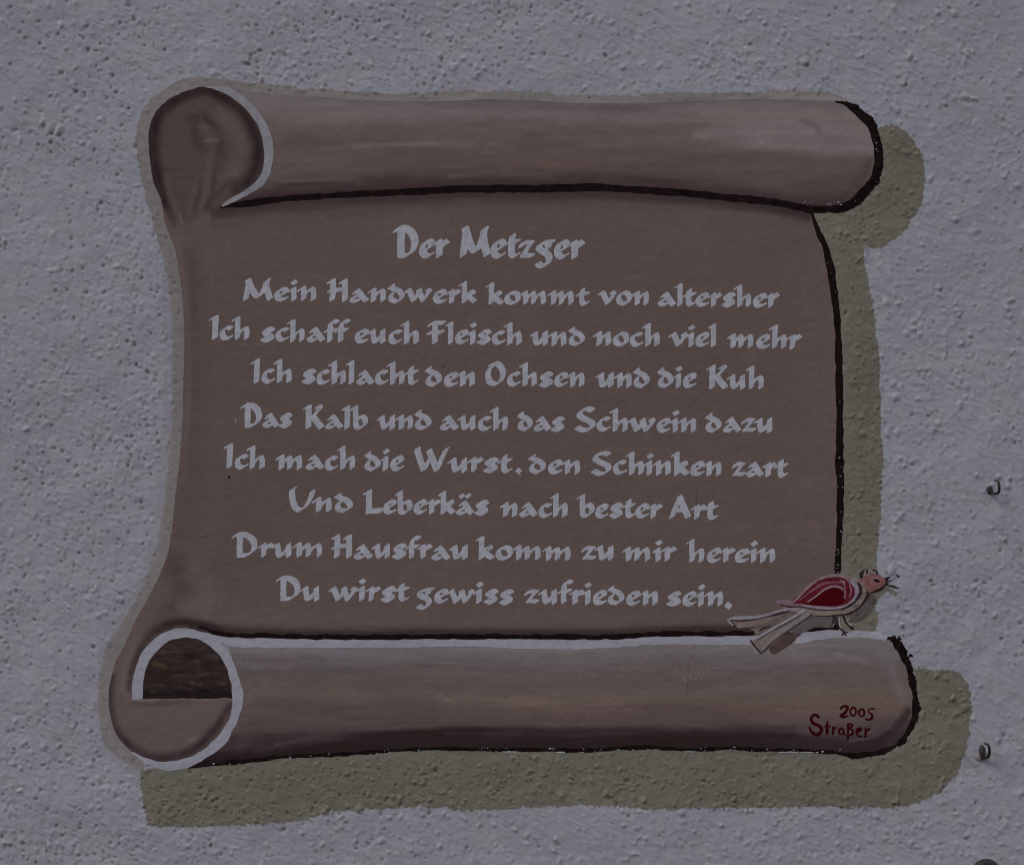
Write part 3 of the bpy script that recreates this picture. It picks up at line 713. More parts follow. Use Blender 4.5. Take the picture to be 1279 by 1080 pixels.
# back and sides, so that the wall is a slab
back = []
x0, x1 = co[:, 0].min(), co[:, 0].max(); z0, z1 = co[:, 2].min(), co[:, 2].max()
nb = len(co)
ring = np.concatenate([idx[0, :], idx[1:, -1], idx[-1, -2::-1], idx[-2:0:-1, 0]])
bk = co[ring].copy(); bk[:, 1] = 0.30
cen = np.array([[(x0 + x1) / 2, 0.30, (z0 + z1) / 2]])
n = len(ring); r2 = nb + np.arange(n); nx = np.roll(np.arange(n), -1)
Ts = np.concatenate([np.stack([ring, ring[nx], r2[nx]], 1), np.stack([ring, r2[nx], r2], 1), np.stack([r2, r2[nx], np.full(n, nb + n)], 1)])
co = np.concatenate([co, bk, cen])
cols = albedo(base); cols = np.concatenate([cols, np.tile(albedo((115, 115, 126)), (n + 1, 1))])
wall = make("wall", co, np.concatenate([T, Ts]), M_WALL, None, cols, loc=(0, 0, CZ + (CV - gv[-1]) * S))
wall["kind"] = "structure"
wall["label"] = "pale rough-cast plaster wall of the house"

# ------------------------------------------------------------------ the painted scroll
scroll = empty("painted_scroll", 640, 945, "large brown parchment scroll painted on the pale plaster wall, covered in white German verse", "mural")

def halo_col(U, V):
    c = np.array([103.0, 98.5, 100.5])[None, :] + 2.6 * vnoise(U, V, 60, 60, 401)[:, None] + 2.0 * vnoise(U, V, 9, 9, 402)[:, None]
    t = smooth(300, 420, V) * smooth(960, 700, V)
    t = (t * smooth(-8, -22, sample(dbody, U, V)))[:, None]
    c = c * (1 - t) + t * np.array([113.5, 113.5, 123.5])
    dd = sample(DIRT_SHADE, U, V)[:, None]
    return albedo(c * (1 - 0.22 * dd))  # grime and painted hollow shade darken the wash
poly_layer("pale_border", halo_poly, 0.22, M_HALO, scroll, 1, 1.6, 1.4, 410, canvas=halo_col)

# a second, thinner wash of whitish paint left of the sheet, feathering into the wall
WASH = [(200, 335), (204, 360), (202, 400), (205, 450), (203, 500), (201, 540), (197, 590), (192, 640), (186, 680), (178, 712), (160, 745), (146, 775), (134, 800), (124, 835), (119, 870), (121, 905), (132, 938), (152, 960), (180, 972), (190, 966),
        (150, 945), (132, 900), (132, 850), (150, 800), (190, 740), (210, 650), (222, 560), (224, 450), (220, 380), (212, 335)]
poly_layer("thin_wash", C(WASH, True), 0.12, M_HALO, scroll, 1, 2.5, 1.6, 420,
           canvas=lambda U, V: albedo(np.array([113.5, 113.5, 123])[None, :] + 1.8 * vnoise(U, V, 20, 20, 403)[:, None]))

def shad_col(U, V):
    c = np.array([87, 84.5, 78])[None, :] + 2.2 * vnoise(U, V, 70, 40, 404)[:, None] + 1.8 * vnoise(U, V, 8, 7, 405)[:, None]
    near = smooth(-24, -2, sample(dbody, U, V))[:, None]
    c = c + near * np.array([1.5, 3.5, 2.5])
    dd = sample(DIRT_SHADE, U, V)[:, None]
    c = c * (1 - dd) + dd * (0.80 * c * np.array([1.03, 0.98, 0.84]))  # grime with painted shade, tinted warm like ground bounce
    return albedo(c)
poly_layer("painted_shadow", shtop_poly, 0.34, M_SHAD, scroll, 2, 1.2, 1.5, 430, canvas=shad_col)
poly_layer("painted_shadow", shlow_poly, 0.34, M_SHAD, scroll, 2, 1.4, 2.1, 440, canvas=shad_col)

poly_layer("parchment_sheet", sheet_poly, 0.50, M_PAPER, scroll, 1, 0.4, 0.5, 450, canvas=canvas_fn(CAN_SHEET, 2.0, 310))
poly_layer("upper_roll", top_poly, 0.66, M_PAPER, scroll, 1, 0.4, 0.5, 460, canvas=canvas_fn(CAN_TOP, 2.0, 320))
poly_layer("curled_end", curl_poly, 0.82, M_PAPER, scroll, 1, 0.5, 0.6, 470, canvas=canvas_fn(CAN_CURL, 3.0, 330))
poly_layer("lower_roll", low_poly, 0.66, M_PAPER, scroll, 1, 0.5, 0.6, 480, canvas=canvas_fn(CAN_LOW, 2.2, 340))
le = poly_layer("open_end", end_poly, 0.82, M_PAPER, scroll, 1, 0.4, 0.4, 490, canvas=canvas_fn(CAN_END, 2.4, 350))
poly_layer("hollow", hole_poly, 0.16 + 0.82, M_PAPER, le, 1, 0.4, 0.3, 500, canvas=canvas_fn(CAN_HOLE, 3.0, 360))
stroke_layer("lip", [(163, 874, 2.4), (178, 874.4, 2.8), (200, 873.2, 1.6), (228, 872.4, 1.2), (258, 873.2, 1.5), (280, 872, 1.0), (290, 873.6, 1.6)], 1.14, M_PALE, le, 4, 0.7, 0.6, 505, color=(94, 83, 83))

stroke_layer("fold_line", FOLD_LINE, 1.0, M_DARK, scroll, 2, 0.9, 0.35, 510)
stroke_layer("end_line", TOP_END, 1.16, M_DARK, scroll, 2, 1.0, 1.0, 520)
stroke_layer("edge_line", RIGHT_LINE, 1.0, M_DARK, scroll, 2, 0.9, 0.5, 530)
stroke_layer("end_line", [LOW_END, [(1129, 811, 5), (1132.5, 813.5, 4)], [(1136.5, 817.5, 3), (1139, 819, 2.4)], [(1122, 797, 5), (1124, 801, 5)]], 1.0, M_DARK, scroll, 2, 1.6, 1.5, 540)
lowline = [(p[0], p[1] - 1.8, 4.5) for p in LOW_EDGE[:-1]]
stroke_layer("lower_line", lowline, 1.0, M_DARK, scroll, 2, 1.0, 1.1, 550)
upl = [(1045, 783.5, 6)] + [(p[0], p[1] - 3.2, 6.0) for p in EDGE_TOP[:11][::-1] if p[0] > 270] + [(266, 788.5, 4), (254, 783.6, 2.6), (243, 781.4, .8)]
stroke_layer("fold_line", upl, 1.0, M_DARK, scroll, 2, 1.5, 0.5, 560)
stroke_layer("end_line", [(262, 111, 2), (249, 110.6, 3), (226.7, 117.5, 3), (209.6, 127.6, 3), (196.6, 140.6, 3), (189, 158, 3.4), (187.4, 176, 3.4), (189, 195.6, 3.4), (190.5, 213, 3), (194.5, 231, 2.4), (201, 247, 1.4)],
             1.0, M_SPOT, scroll, 2, 0.6, 0.8, 565, color=(44, 34, 37))

def pale_col(U, V):
    c = np.array([121.0, 121, 133])[None, :] + 3.5 * vnoise(U, V, 40, 6, 406)[:, None] + 2.0 * vnoise(U, V, 7, 4, 407)[:, None]
    return albedo(c)
def crest_col(U, V):
    c = np.array([109.0, 109, 117])[None, :] + 8.0 * vnoise(U, V, 9, 22, 408)[:, None] + 3.5 * vnoise(U, V, 4, 4, 409)[:, None]
    return albedo(c)
poly_layer("pale_rim", crest_poly, 1.3, M_PALE, scroll, 2, 0.5, 0.4, 570, canvas=crest_col)
poly_layer("pale_rim", ring_poly, 1.3, M_PALE, scroll, 2, 1.0, 0.5, 580, canvas=pale_col)
poly_layer("pale_rim", edge_poly, 1.16, M_PALE, scroll, 2, 0.9, 0.4, 590, canvas=pale_col)

# ------------------------------------------------------------------ lettering with a broad nib
NIB = math.radians(33)
GL = {
 'n': (.92, [[(.06, .72), (.2, .86)], [(.25, .84), (.24, .16)], [(.25, .34), (.48, .70), (.64, .82), (.71, .6), (.70, .18)]]),
 'm': (1.42, [[(.06, .72), (.2, .86)], [(.24, .84), (.24, .16)], [(.25, .34), (.46, .70), (.6, .82), (.66, .6), (.64, .18)], [(.66, .34), (.9, .70), (1.06, .82), (1.14, .6), (1.14, .18)]]),
 'u': (.92, [[(.05, .72), (.18, .84)], [(.2, .84), (.23, .45), (.3, .19), (.42, .2)], [(.36, .2), (.68, .68)], [(.7, .86), (.71, .16)]]),
 'i': (.42, [[(.06, .72), (.18, .84)], [(.22, .84), (.21, .16)], [(.2, 1.3), (.3, 1.18)]]),
 'l': (.42, [[(.06, 1.3), (.18, 1.38)], [(.22, 1.38), (.21, .16)]]),
 'h': (.92, [[(.06, 1.28), (.2, 1.38)], [(.24, 1.38), (.23, .16)], [(.25, .36), (.48, .70), (.64, .80), (.71, .58), (.70, .18)]]),
 'b': (.88, [[(.06, 1.28), (.18, 1.38)], [(.22, 1.38), (.22, .42), (.3, .18), (.48, .16)], [(.26, .58), (.5, .84), (.70, .7), (.70, .38), (.46, .16)]]),
 'k': (.86, [[(.06, 1.28), (.18, 1.38)], [(.22, 1.38), (.21, .16)], [(.28, .56), (.46, .78), (.6, .84), (.64, .7)], [(.3, .58), (.72, .18)]]),
 't': (.6, [[(.3, 1.08), (.25, .6), (.28, .24), (.4, .16), (.52, .24)], [(.06, .74), (.18, .8), (.54, .84)]]),
 'e': (.74, [[(.5, .84), (.28, .76), (.17, .48), (.24, .22), (.42, .15), (.6, .24)], [(.46, .85), (.6, .78), (.56, .6), (.3, .44)]]),
 'c': (.72, [[(.6, .78), (.46, .84), (.26, .74), (.17, .48), (.24, .23), (.42, .15), (.6, .25)]]),
 'a': (.98, [[(.28, .68), (.42, .84)], [(.4, .84), (.52, .68), (.7, .36), (.84, .17)], [(.56, .54), (.3, .44), (.16, .27), (.26, .15), (.44, .17), (.62, .36)]]),
 's': (.76, [[(.64, .74), (.52, .86), (.32, .82), (.22, .66), (.38, .52), (.56, .38), (.58, .22), (.4, .13), (.15, .24)]]),
 'o': (.86, [[(.44, .84), (.23, .72), (.15, .46), (.24, .22), (.46, .15)], [(.4, .84), (.62, .78), (.71, .52), (.64, .26), (.44, .15)]]),
 'd': (.9, [[(.24, 1.14), (.14, 1.02)], [(.16, 1.06), (.28, .95), (.52, .82), (.70, .6), (.70, .34), (.48, .15)], [(.46, .82), (.24, .62), (.16, .4), (.24, .22), (.46, .15)]]),
 'r': (.64, [[(.06, .72), (.2, .84)], [(.24, .84), (.23, .16)], [(.26, .48), (.46, .78)], [(.46, .86), (.58, .74)]]),
 'v': (.86, [[(.04, .74), (.14, .84)], [(.16, .84), (.42, .18)], [(.42, .2), (.62, .5), (.74, .76)], [(.68, .84), (.76, .74)]]),
 'w': (1.3, [[(.04, .72), (.14, .84)], [(.16, .84), (.38, .18)], [(.4, .2), (.70, .78)], [(.64, .84), (.84, .18)], [(.84, .2), (1.04, .52), (1.16, .78)], [(1.08, .86), (1.18, .74)]]),
 'z': (.76, [[(.14, .64), (.22, .78), (.38, .82), (.62, .78)], [(.58, .78), (.2, .22)], [(.2, .2), (.42, .22), (.64, .2)]]),
 'f': (.58, [[(.62, 1.32), (.46, 1.38), (.3, 1.2), (.26, .9), (.24, .16)], [(.06, .74), (.18, .8), (.54, .84)]]),
 'g': (.88, [[(.46, .82), (.24, .74), (.18, .56), (.34, .42), (.56, .30), (.66, .1), (.54, -.16), (.3, -.24), (.14, -.14)], [(.44, .84), (.8, .86)], [(.58, .82), (.6, .62), (.42, .44)]]),
 'M': (1.4, [[(.27, 1.3), (.2, .8), (.12, .18)], [(.22, 1.42), (.38, .9), (.56, .48), (.72, .36), (.86, .56)], [(.86, .5), (1.0, .95), (1.16, 1.42)], [(1.06, 1.3), (1.1, .8), (1.24, .2)]]),
 'H': (1.04, [[(.08, 1.32), (.2, 1.42)], [(.24, 1.42), (.25, .8), (.2, .16)], [(.66, 1.32), (.78, 1.42)], [(.84, 1.42), (.83, .8), (.82, .16)], [(.08, .74), (.22, .8), (.82, .84)]]),
 'I': (.42, [[(.06, 1.32), (.2, 1.42)], [(.24, 1.42), (.21, .16)]]),
 'F': (.95, [[(.12, 1.3), (.22, 1.4), (.8, 1.42)], [(.38, 1.38), (.36, .16)], [(.08, .78), (.3, .82), (.72, .84)]]),
 'D': (1.14, [[(.3, 1.4), (.3, .22)], [(.08, 1.3), (.2, 1.42), (.5, 1.42), (.82, 1.2), (.96, .82), (.88, .44), (.6, .2), (.3, .16)]]),
 'K': (1.02, [[(.06, 1.32), (.2, 1.42)], [(.23, 1.42), (.2, .16)], [(.66, 1.38), (.78, 1.42), (.82, 1.3)], [(.78, 1.28), (.42, .8)], [(.42, .84), (.64, .5), (.88, .18)]]),
 'O': (1.12, [[(.40, 1.22), (.22, 1.02), (.16, .66), (.28, .3), (.56, .16)], [(.32, 1.34), (.58, 1.42), (.86, 1.2), (.95, .8), (.82, .36), (.56, .16)]]),
 'S': (1.06, [[(.88, 1.34), (.62, 1.42), (.34, 1.3), (.24, 1.06), (.46, .84), (.78, .68), (.9, .44), (.72, .2), (.42, .14), (.14, .3)]]),
 'U': (1.06, [[(.22, 1.5), (.12, 1.36), (.16, .8), (.28, .34), (.48, .17)], [(.46, .17), (.74, .44), (.94, .9), (1.04, 1.34)]]),
 'L': (.94, [[(.06, 1.32), (.2, 1.42)], [(.24, 1.42), (.22, .2)], [(.2, .16), (.5, .2), (.84, .22)], [(.24, .26), (.8, .3)]]),
 'W': (1.62, [[(.14, 1.48), (.12, 1.34), (.42, .18)], [(.44, .2), (.76, 1.0)], [(.66, 1.38), (1.02, .18)], [(1.02, .2), (1.42, 1.34), (1.5, 1.46)]]),
 'A': (1.18, [[(.6, 1.34), (.4, .8), (.18, .16)], [(.56, 1.4), (.78, .8), (.98, .18)], [(.36, .56), (.8, .6)]]),
}
GL['ä'] = (GL['a'][0], GL['a'][1] + [[(.28, 1.26), (.36, 1.16)], [(.64, 1.28), (.70, 1.2)]])

def nib_field(us, vs, samples, a, r):
    F = np.full((len(vs), len(us)), -3.0)
    ca, sa = math.cos(NIB), -math.sin(NIB)          # v runs down
    U = us[None, :]; V = vs[:, None]
    for (u, v) in samples:
        X = U - u; Yv = V - v
        t = np.clip(X * ca + Yv * sa, -a, a)
        np.maximum(F, r - np.hypot(X - t * ca, Yv - t * sa), out=F)
    return F

letter_count = 0
def letter(ch, ox, base, sx, sy, slope, parent, a, r, mm=None, seed=0):
    """one glyph: ox = pen origin (px), base = baseline at the origin, sx/sy = px per unit"""
    rr = random.Random(seed)
    samples = []
    jx, jy = rr.uniform(-.25, .25), rr.uniform(-.5, .5)
    ys = 1 + rr.uniform(-.025, .025)
    for st in GL[ch][1]:
        pts = [(ox + x * sx + jx + rr.uniform(-.28, .28), base + slope * x * sx - y * sy * ys + jy + rr.uniform(-.28, .28)) for x, y in st]
        samples.extend(map(tuple, catmull([(p[0], p[1]) for p in pts], 0.8)))
    P = np.array(samples)
    us, vs = grid_for(P[:, 0].min() - a - 2, P[:, 0].max() + a + 2, P[:, 1].min() - a - 2, P[:, 1].max() + a + 2, 3)
    F = nib_field(us, vs, samples, a * rr.uniform(.95, 1.05), r)
    F = F + 0.22 * vnoise(us[None, :], vs[:, None], 3.0, 3.0, seed + 5) + 0.16 * vnoise(us[None, :], vs[:, None], 1.5, 1.5, seed + 6)
    return fill("letter", F, us, vs, 0.72, mm or M_LETTER, parent)

def word(text, x0, x1, base, xh, parent, a=4.0, r=0.85, slope=0.012):
    global letter_count
    lo = hi = None; adv = 0.0; org = []
    for ch in text:
        w, st = GL[ch]
        xs = [p[0] for s in st for p in s]
        org.append(adv)
        mn, mx = adv + min(xs), adv + max(xs)
        lo = mn if lo is None else min(lo, mn); hi = mx if hi is None else max(hi, mx)
        adv += w
    ax = a * math.cos(NIB) + r
    sx = (x1 - x0 - 2 * ax) / (hi - lo)
    for ch, o in zip(text, org):
        ox = x0 + ax + (o - lo) * sx
        letter_count += 1
        letter(ch, ox, base - 0.6 + slope * (ox - x0), sx, xh, slope, parent, a * (1.12 if ch.isupper() else 1.0), r, seed=letter_count * 13)

LINES = [
 ('title line of the verse reading "Der Metzger"', 27.0, 3.7, 1.1, [("Der", 491, 562, 324), ("Metzger", 574, 731, 324.5)]),
 ('verse line reading "Mein Handwerk kommt von altersher"', 19.6, 2.9, .95, [("Mein", 303.4, 395, 376.8), ("Handwerk", 408.3, 596.2, 378.6), ("kommt", 606.5, 737, 381.6), ("von", 746, 810.6, 382.8), ("altersher", 821.6, 974.2, 384)]),
 ('verse line reading "Ich schaff euch Fleisch und noch viel mehr"', 20.0, 2.95, .95, [("Ich", 261, 312, 426), ("schaff", 325.3, 438, 428), ("euch", 443, 523.5, 430.4), ("Fleisch", 533, 651.5, 431), ("und", 661.3, 730, 433), ("noch", 740.8, 824.2, 433.6), ("viel", 835, 894.7, 434.4), ("mehr", 907.5, 1002, 436.4)]),
 ('verse line reading "Ich schlacht den Ochsen und die Kuh"', 20.6, 2.95, .95, [("Ich", 313, 364.3, 480), ("schlacht", 376.7, 523.2, 481), ("den", 530.8, 593.4, 483.7), ("Ochsen", 605.8, 730, 484), ("und", 743.4, 811.3, 485.4), ("die", 821, 870, 485.6), ("Kuh", 882, 954, 487)]),
 ('verse line reading "Das Kalb und auch das Schwein dazu"', 20.6, 2.95, .95, [("Das", 301, 366, 535.5), ("Kalb", 378.7, 459, 537.2), ("und", 470.4, 538.5, 538), ("auch", 549.3, 635, 538.6), ("das", 646, 705.6, 540), ("Schwein", 717.8, 870, 540.2), ("dazu", 880.7, 964.6, 541)]),
 ('verse line reading "Ich mach die Wurst, den Schinken zart"', 20.4, 2.95, .95, [("Ich", 279.8, 331, 586.4), ("mach", 344, 443.6, 587.4), ("die", 454.7, 504.6, 589), ("Wurst", 517.8, 640.6, 590.7), ("den", 660, 724.6, 593), ("Schinken", 738, 901.4, 594.2), ("zart", 913.7, 985, 597)]),
 ('verse line reading "Und Leberkäs nach bester Art"', 20.4, 2.95, .95, [("Und", 361.3, 440, 641), ("Leberkäs", 453.3, 611, 643), ("nach", 624, 709, 646.8), ("bester", 720, 827.5, 647.8), ("Art", 835.5, 897.8, 649.4)]),
 ('verse line reading "Drum Hausfrau komm zu mir herein"', 20.2, 2.95, .95, [("Drum", 289.8, 402, 697), ("Hausfrau", 414, 584, 698.5), ("komm", 594, 712.7, 700.8), ("zu", 725.2, 766.6, 701), ("mir", 777, 846, 702.2), ("herein", 856.3, 968, 703.4)]),
 ('verse line reading "Du wirst gewiss zufrieden sein."', 20.6, 2.95, .95, [("Du", 345, 399, 751.8), ("wirst", 410, 512, 752), ("gewiss", 519.4, 642, 754.6), ("zufrieden", 655, 821.6, 755.4), ("sein", 832, 903, 758)]),
]
line_objs = []
for lab, xh, a_, r_, words in LINES:
    e = empty("text_line", (words[0][1] + words[-1][2]) / 2, words[0][3], parent=scroll)
    e["label"] = lab
    line_objs.append(e)
    for t, x0, x1, bs in words:
        word(t, x0, x1, bs, xh, e, a_, r_)

def diamond(u, v, s, parent, seed, tail=0):
    P = [(u - s, v + .5), (u - .5, v - s), (u + s, v - .5), (u + .8, v + s)] if not tail else [(u - s, v), (u - .5, v - s), (u + s * .9, v - .5), (u + .3, v + s * .5), (u + 3.5, v + s + 1), (u - .5, v + s * 0.7)]
    us, vs = grid_for(u - s - 4, u + s + 6, v - s - 4, v + s + 5, 3)
    F = sdf_poly(us, vs, np.array(P), 6) + .25 * vnoise(us[None, :], vs[:, None], 2, 2, seed)
    return fill("punctuation_mark", F, us, vs, 0.72, M_LETTER, parent)
diamond(648, 588.5, 5, line_objs[5], 71, tail=1)
diamond(909.8, 756, 5.4, line_objs[8], 72)

# signature and date, brushed in red
def brushed(strokes, parent, m, seed, lift=1.0, k=4, name="letter"):
    return stroke_layer(name, strokes, lift, m, parent, k, 0.35, 0.25, seed, spacing=0.4)
sg = empty("signature", 1048, 918, parent=scroll)
sg["label"] = "dark red signature Straßer"
dt = empty("date_line", 1072, 896, parent=scroll)
dt["label"] = "dark red year 2005 above the signature"
brushed([[(1050.3, 884.6, 3), (1052.5, 882, 3), (1056, 881.4, 3.6), (1058.6, 883.4, 3.8), (1056.8, 888, 3.6), (1052.6, 892, 3.6), (1050, 893.2, 3), (1053, 895.2, 2.8), (1059, 893.8, 2)]], dt, M_RED, 801)
def oval(cu, cv, ru, rv, w, tilt=0.0, n=14):
    return [(cu + ru * math.cos(t) * math.cos(tilt) - rv * math.sin(t) * math.sin(tilt), cv + ru * math.cos(t) * math.sin(tilt) + rv * math.sin(t) * math.cos(tilt), w) for t in [2 * math.pi * i / n for i in range(n + 1)]]
brushed([oval(1065.6, 888.4, 3.6, 5, 2.6)], dt, M_RED, 802)
brushed([oval(1076.2, 889.6, 3.5, 4.4, 2.6)], dt, M_RED, 803)
brushed([[(1092, 884.8, 1.8), (1085.2, 885.4, 2.2), (1085.2, 889, 2.6), (1088.8, 891.6, 3), (1089, 896, 3), (1085.4, 898.6, 2.6), (1081, 897.4, 1.8)]], dt, M_RED, 804)
brushed([[(1022.6, 895.6, 3), (1019.8, 892.8, 3.6), (1015.5, 893, 3.8), (1013, 897.5, 4), (1016.2, 903, 4), (1022.6, 905.6, 4.2), (1026, 910.4, 4.4), (1023.6, 915.6, 4.6), (1018, 916.6, 4.6), (1013.2, 912.6, 4), (1011.2, 908.4, 2.8)]], sg, M_RED, 805)
brushed([[(1033.4, 900.4, 2.4), (1033.2, 908, 3.6), (1033, 915.6, 3)], [(1030.6, 906.6, 2.4), (1036.8, 906.6, 2.2)]], sg, M_RED, 806)
brushed([[(1040.4, 908.2, 3.2), (1040.4, 916, 3)], [(1041, 909.6, 2.8), (1044.4, 908, 2)]], sg, M_RED, 807)
brushed([oval(1050.6, 913.2, 3.0, 3.5, 2.8), [(1053.6, 910.8, 2.6), (1054.2, 916, 2.6), (1056, 917.6, 2)]], sg, M_RED, 808)
brushed([[(1059.4, 903.8, 3), (1059.2, 912, 3), (1058.9, 922.4, 2.6)], [(1059.4, 904, 2.6), (1062.8, 903.6, 2.6), (1064.4, 906, 2.8), (1061, 909.4, 2.4), (1065, 911.6, 2.8), (1064.6, 916.2, 2.8), (1060.8, 917.8, 2.2)]], sg, M_RED, 809)
brushed([[(1069.8, 914.2, 2.4), (1075.2, 911.6, 2.8), (1074, 909, 2.6), (1070.4, 911, 2.8), (1069.8, 915.6, 2.8), (1073, 919, 2.8), (1076.4, 918.8, 2)]], sg, M_RED, 810)
brushed([[(1081.4, 910, 3), (1080.8, 919.6, 3)], [(1081.6, 913, 2.6), (1085.8, 909.8, 2.6)]], sg, M_RED, 811)

# hairline crack, dark spots and the pale flecks where paint missed the plaster
crk = [(861, 582, .3), (866, 590, .5), (870, 612, .4), (868, 650, .4), (860, 676, .3), (858, 700, .4), (857, 730, .4), (868, 752, .5), (871, 775, .4), (869, 800, .7), (866, 815, .5), (861, 828, .5), (859, 848, .6), (859, 868, .5), (864, 882, .4), (867, 892, .3)]
stroke_layer("hairline_crack", crk, 0.95, M_SPOT, scroll, 4, 0.1, 0.3, 820, color=(66, 56, 57), spacing=0.3)
stroke_layer("paint_spot", [(286, 595.5, 3.0), (286.4, 596.2, 3.0)], 0.9, M_DARK, scroll, 4, 0.2, 0.2, 822)
stroke_layer("scratch", [(294.6, 523, 0.9), (294, 527, 1.3)], 0.9, M_LETTER, scroll, 4, 0.1, 0.1, 824)
stroke_layer("scratch", [(551, 459, 1.1), (552.4, 456.8, 1.2), (555.5, 456.8, 1.1), (556.4, 458.6, 0.8)], 0.9, M_SPOT, scroll, 4, 0.1, 0.1, 826, color=(58, 50, 49))

def flecks(name, pts, m, lift, seed):
    us, vs = grid_for(min(p[0] for p in pts) - 3, max(p[0] for p in pts) + 3, min(p[1] for p in pts) - 3, max(p[1] for p in pts) + 3, 3)
    F = np.full((len(vs), len(us)), -2.0); h = us[1] - us[0]
    for u, v, w, l in pts:
        R = w + l + 2
        c0 = max(0, int((u - R - us[0]) / h)); c1 = int((u + R - us[0]) / h) + 2; r0 = max(0, int((v - R - vs[0]) / h)); r1 = int((v + R - vs[0]) / h) + 2
        X = us[c0:c1][None, :] - u; Yv = vs[r0:r1][:, None] - v
        t = np.clip(X, -l, l)
        np.maximum(F[r0:r1, c0:c1], w / 2 - np.hypot(X - t, Yv), out=F[r0:r1, c0:c1])
    F += 0.35 * vnoise(us[None, :], vs[:, None], 1.3, 1.3, seed)
    return fill(name, F, us, vs, lift, m, scroll)
fr = random.Random(5); fp = []
le_ = np.array(LOW_EDGE[::-1])
for i in range(60):
    u = fr.uniform(240, 1060); v = np.interp(u, le_[:, 0], le_[:, 1]) + fr.choice([fr.uniform(-5, -1), fr.uniform(-.5, 1.2)])
    fp.append((u, v, fr.uniform(.7, 1.2), fr.choice([0.1, .3, .8])))
for u0, l0 in ((636, 9), (700, 5), (1008, 8), (985, 12), (862, 6)):
    fp.append((u0, np.interp(u0, le_[:, 0], le_[:, 1]) + .9, 1.2, l0))
rl = np.array(xy(RIGHT_LINE))
for i in range(34):
    v = fr.choice([fr.uniform(300, 720), fr.uniform(590, 720), fr.uniform(685, 720)]); u = np.interp(v, rl[:, 1], rl[:, 0]) + fr.uniform(-4, 4)
    fp.append((u, v, fr.uniform(.6, 1.1), fr.choice([0.1, .2])))
for i in range(16):
    fp.append((fr.uniform(848, 905), fr.uniform(833, 850), fr.uniform(.7, 1.1), fr.uniform(.1, .5)))
for i in range(7):
    u, v, _ = TOP_END[fr.randint(2, 11)]; fp.append((u + fr.uniform(-6, 6), v + fr.uniform(-6, 6), fr.uniform(.7, 1.3), .2))
for i in range(10):
    fp.append((fr.uniform(1000, 1062), fr.uniform(250, 257), fr.uniform(.6, 1.1), fr.uniform(.2, 1)))
for i in range(16):
    fp.append((fr.uniform(200, 1190), fr.uniform(962, 985), fr.uniform(.6, 1.1), fr.uniform(.1, .8)))
for i in range(30):
    fp.append((fr.uniform(680, 1060), fr.uniform(820, 900), fr.uniform(.5, .8), .1))
fl_o = flecks("paint_fleck", fp, M_LETTER, 1.4, 830)
fl_o["kind"] = "stuff"

# ------------------------------------------------------------------ the painted bird
bird = empty("painted_bird", 1050, 790, "small painted red and pink bird with long beige tail standing on the scroll's lower roll", "painted bird")

def bcol(c, mott=3.0, seed=900):
    return lambda U, V: albedo(np.clip(np.array(c, float)[None, :] + mott * vnoise(U, V, 5, 4, seed)[:, None] + .6 * mott * vnoise(U, V, 2, 2, seed + 1)[:, None], 5, 200))
def bpoly(name, pts, lift, c, k=3, n1=.25, n2=.2, seed=900, parent=None, mott=5.0, curve=True):
    return poly_layer(name, C(pts, True, 1.5) if curve else np.array(pts, float), lift, M_SPOT, parent or bird, k, n1, n2, seed, canvas=bcol(c, mott, seed + 3))
def bstroke(name, pts, lift, c, k=4, n1=.2, n2=.15, seed=950, parent=None, mott=5.0):
    return stroke_layer(name, pts, lift, M_SPOT, parent or bird, k, n1, n2, seed, spacing=.35, canvas=bcol(c, mott, seed + 3))

# its painted shadow
bpoly("painted_shadow", [(1084.8, 741.7), (1093, 744.4), (1092.5, 754), (1085, 766.7), (1074, 775.9), (1060.7, 776), (1062, 768), (1072, 760), (1080, 750)], 1.45, (72, 65, 66), seed=901)
bpoly("painted_shadow", [(1016, 767.5), (1040, 768), (1041, 777), (1038, 783.5), (1024, 783.2), (1016, 784), (1008, 788), (1001, 791), (983.4, 791), (993, 781), (1004, 772)], 1.45, (74, 70, 70), seed=902, mott=4)
bpoly("painted_shadow", [(983.4, 790), (1000, 791), (996, 797), (981, 809), (969, 816), (960, 812), (965, 802), (974, 793)], 1.45, (66, 54, 53), seed=903, n1=1.2, n2=.8, mott=5)
# tail
tail = bpoly("tail_feather", [(910, 773), (935, 772), (957, 769.5), (976, 763.5), (990, 761.5), (996, 763), (980, 769), (962, 776), (948, 781.5), (934, 783), (921, 784.7), (916, 780)], 1.6, (96, 86, 84), seed=905, curve=False)
bstroke("feather_edge", [(909.5, 773.6, 3), (918, 771.6, 4), (930, 770.8, 4), (942.7, 770.8, 4.2), (957, 767.6, 3.2), (971, 763.4, 3), (986, 759.6, 3), (997, 759, 2.6)], 1.76, (113, 109, 120), seed=906, parent=tail)
bstroke("feather_edge", [(909, 773, 3.4), (911.5, 777, 3), (915, 780.2, 2)], 1.76, (112, 107, 116), seed=907, parent=tail)
bstroke("feather_line", [[(912.7, 773.8, 1.6), (917, 780, 1.8), (921, 784.6, 1.4)], [(914, 774, 1.8), (924, 775, 1.8), (940, 773.6, 1.6), (958, 770, 1.4), (974, 766, 2.6), (987, 763.4, 1.6)]], 1.9, (42, 32, 34), seed=908, parent=tail)
t3 = bpoly("tail_feather", [(936, 785), (948, 780.5), (966, 774), (984, 765.5), (1000, 761.5), (1008, 763), (985, 776), (962, 786), (944, 794), (942, 788)], 1.6, (82, 75, 72), seed=909, curve=False)
bstroke("feather_line", [(948.5, 787.6, 1.6), (954, 784, 2.6), (962, 782, 1.4)], 1.9, (44, 35, 36), seed=910, parent=t3)
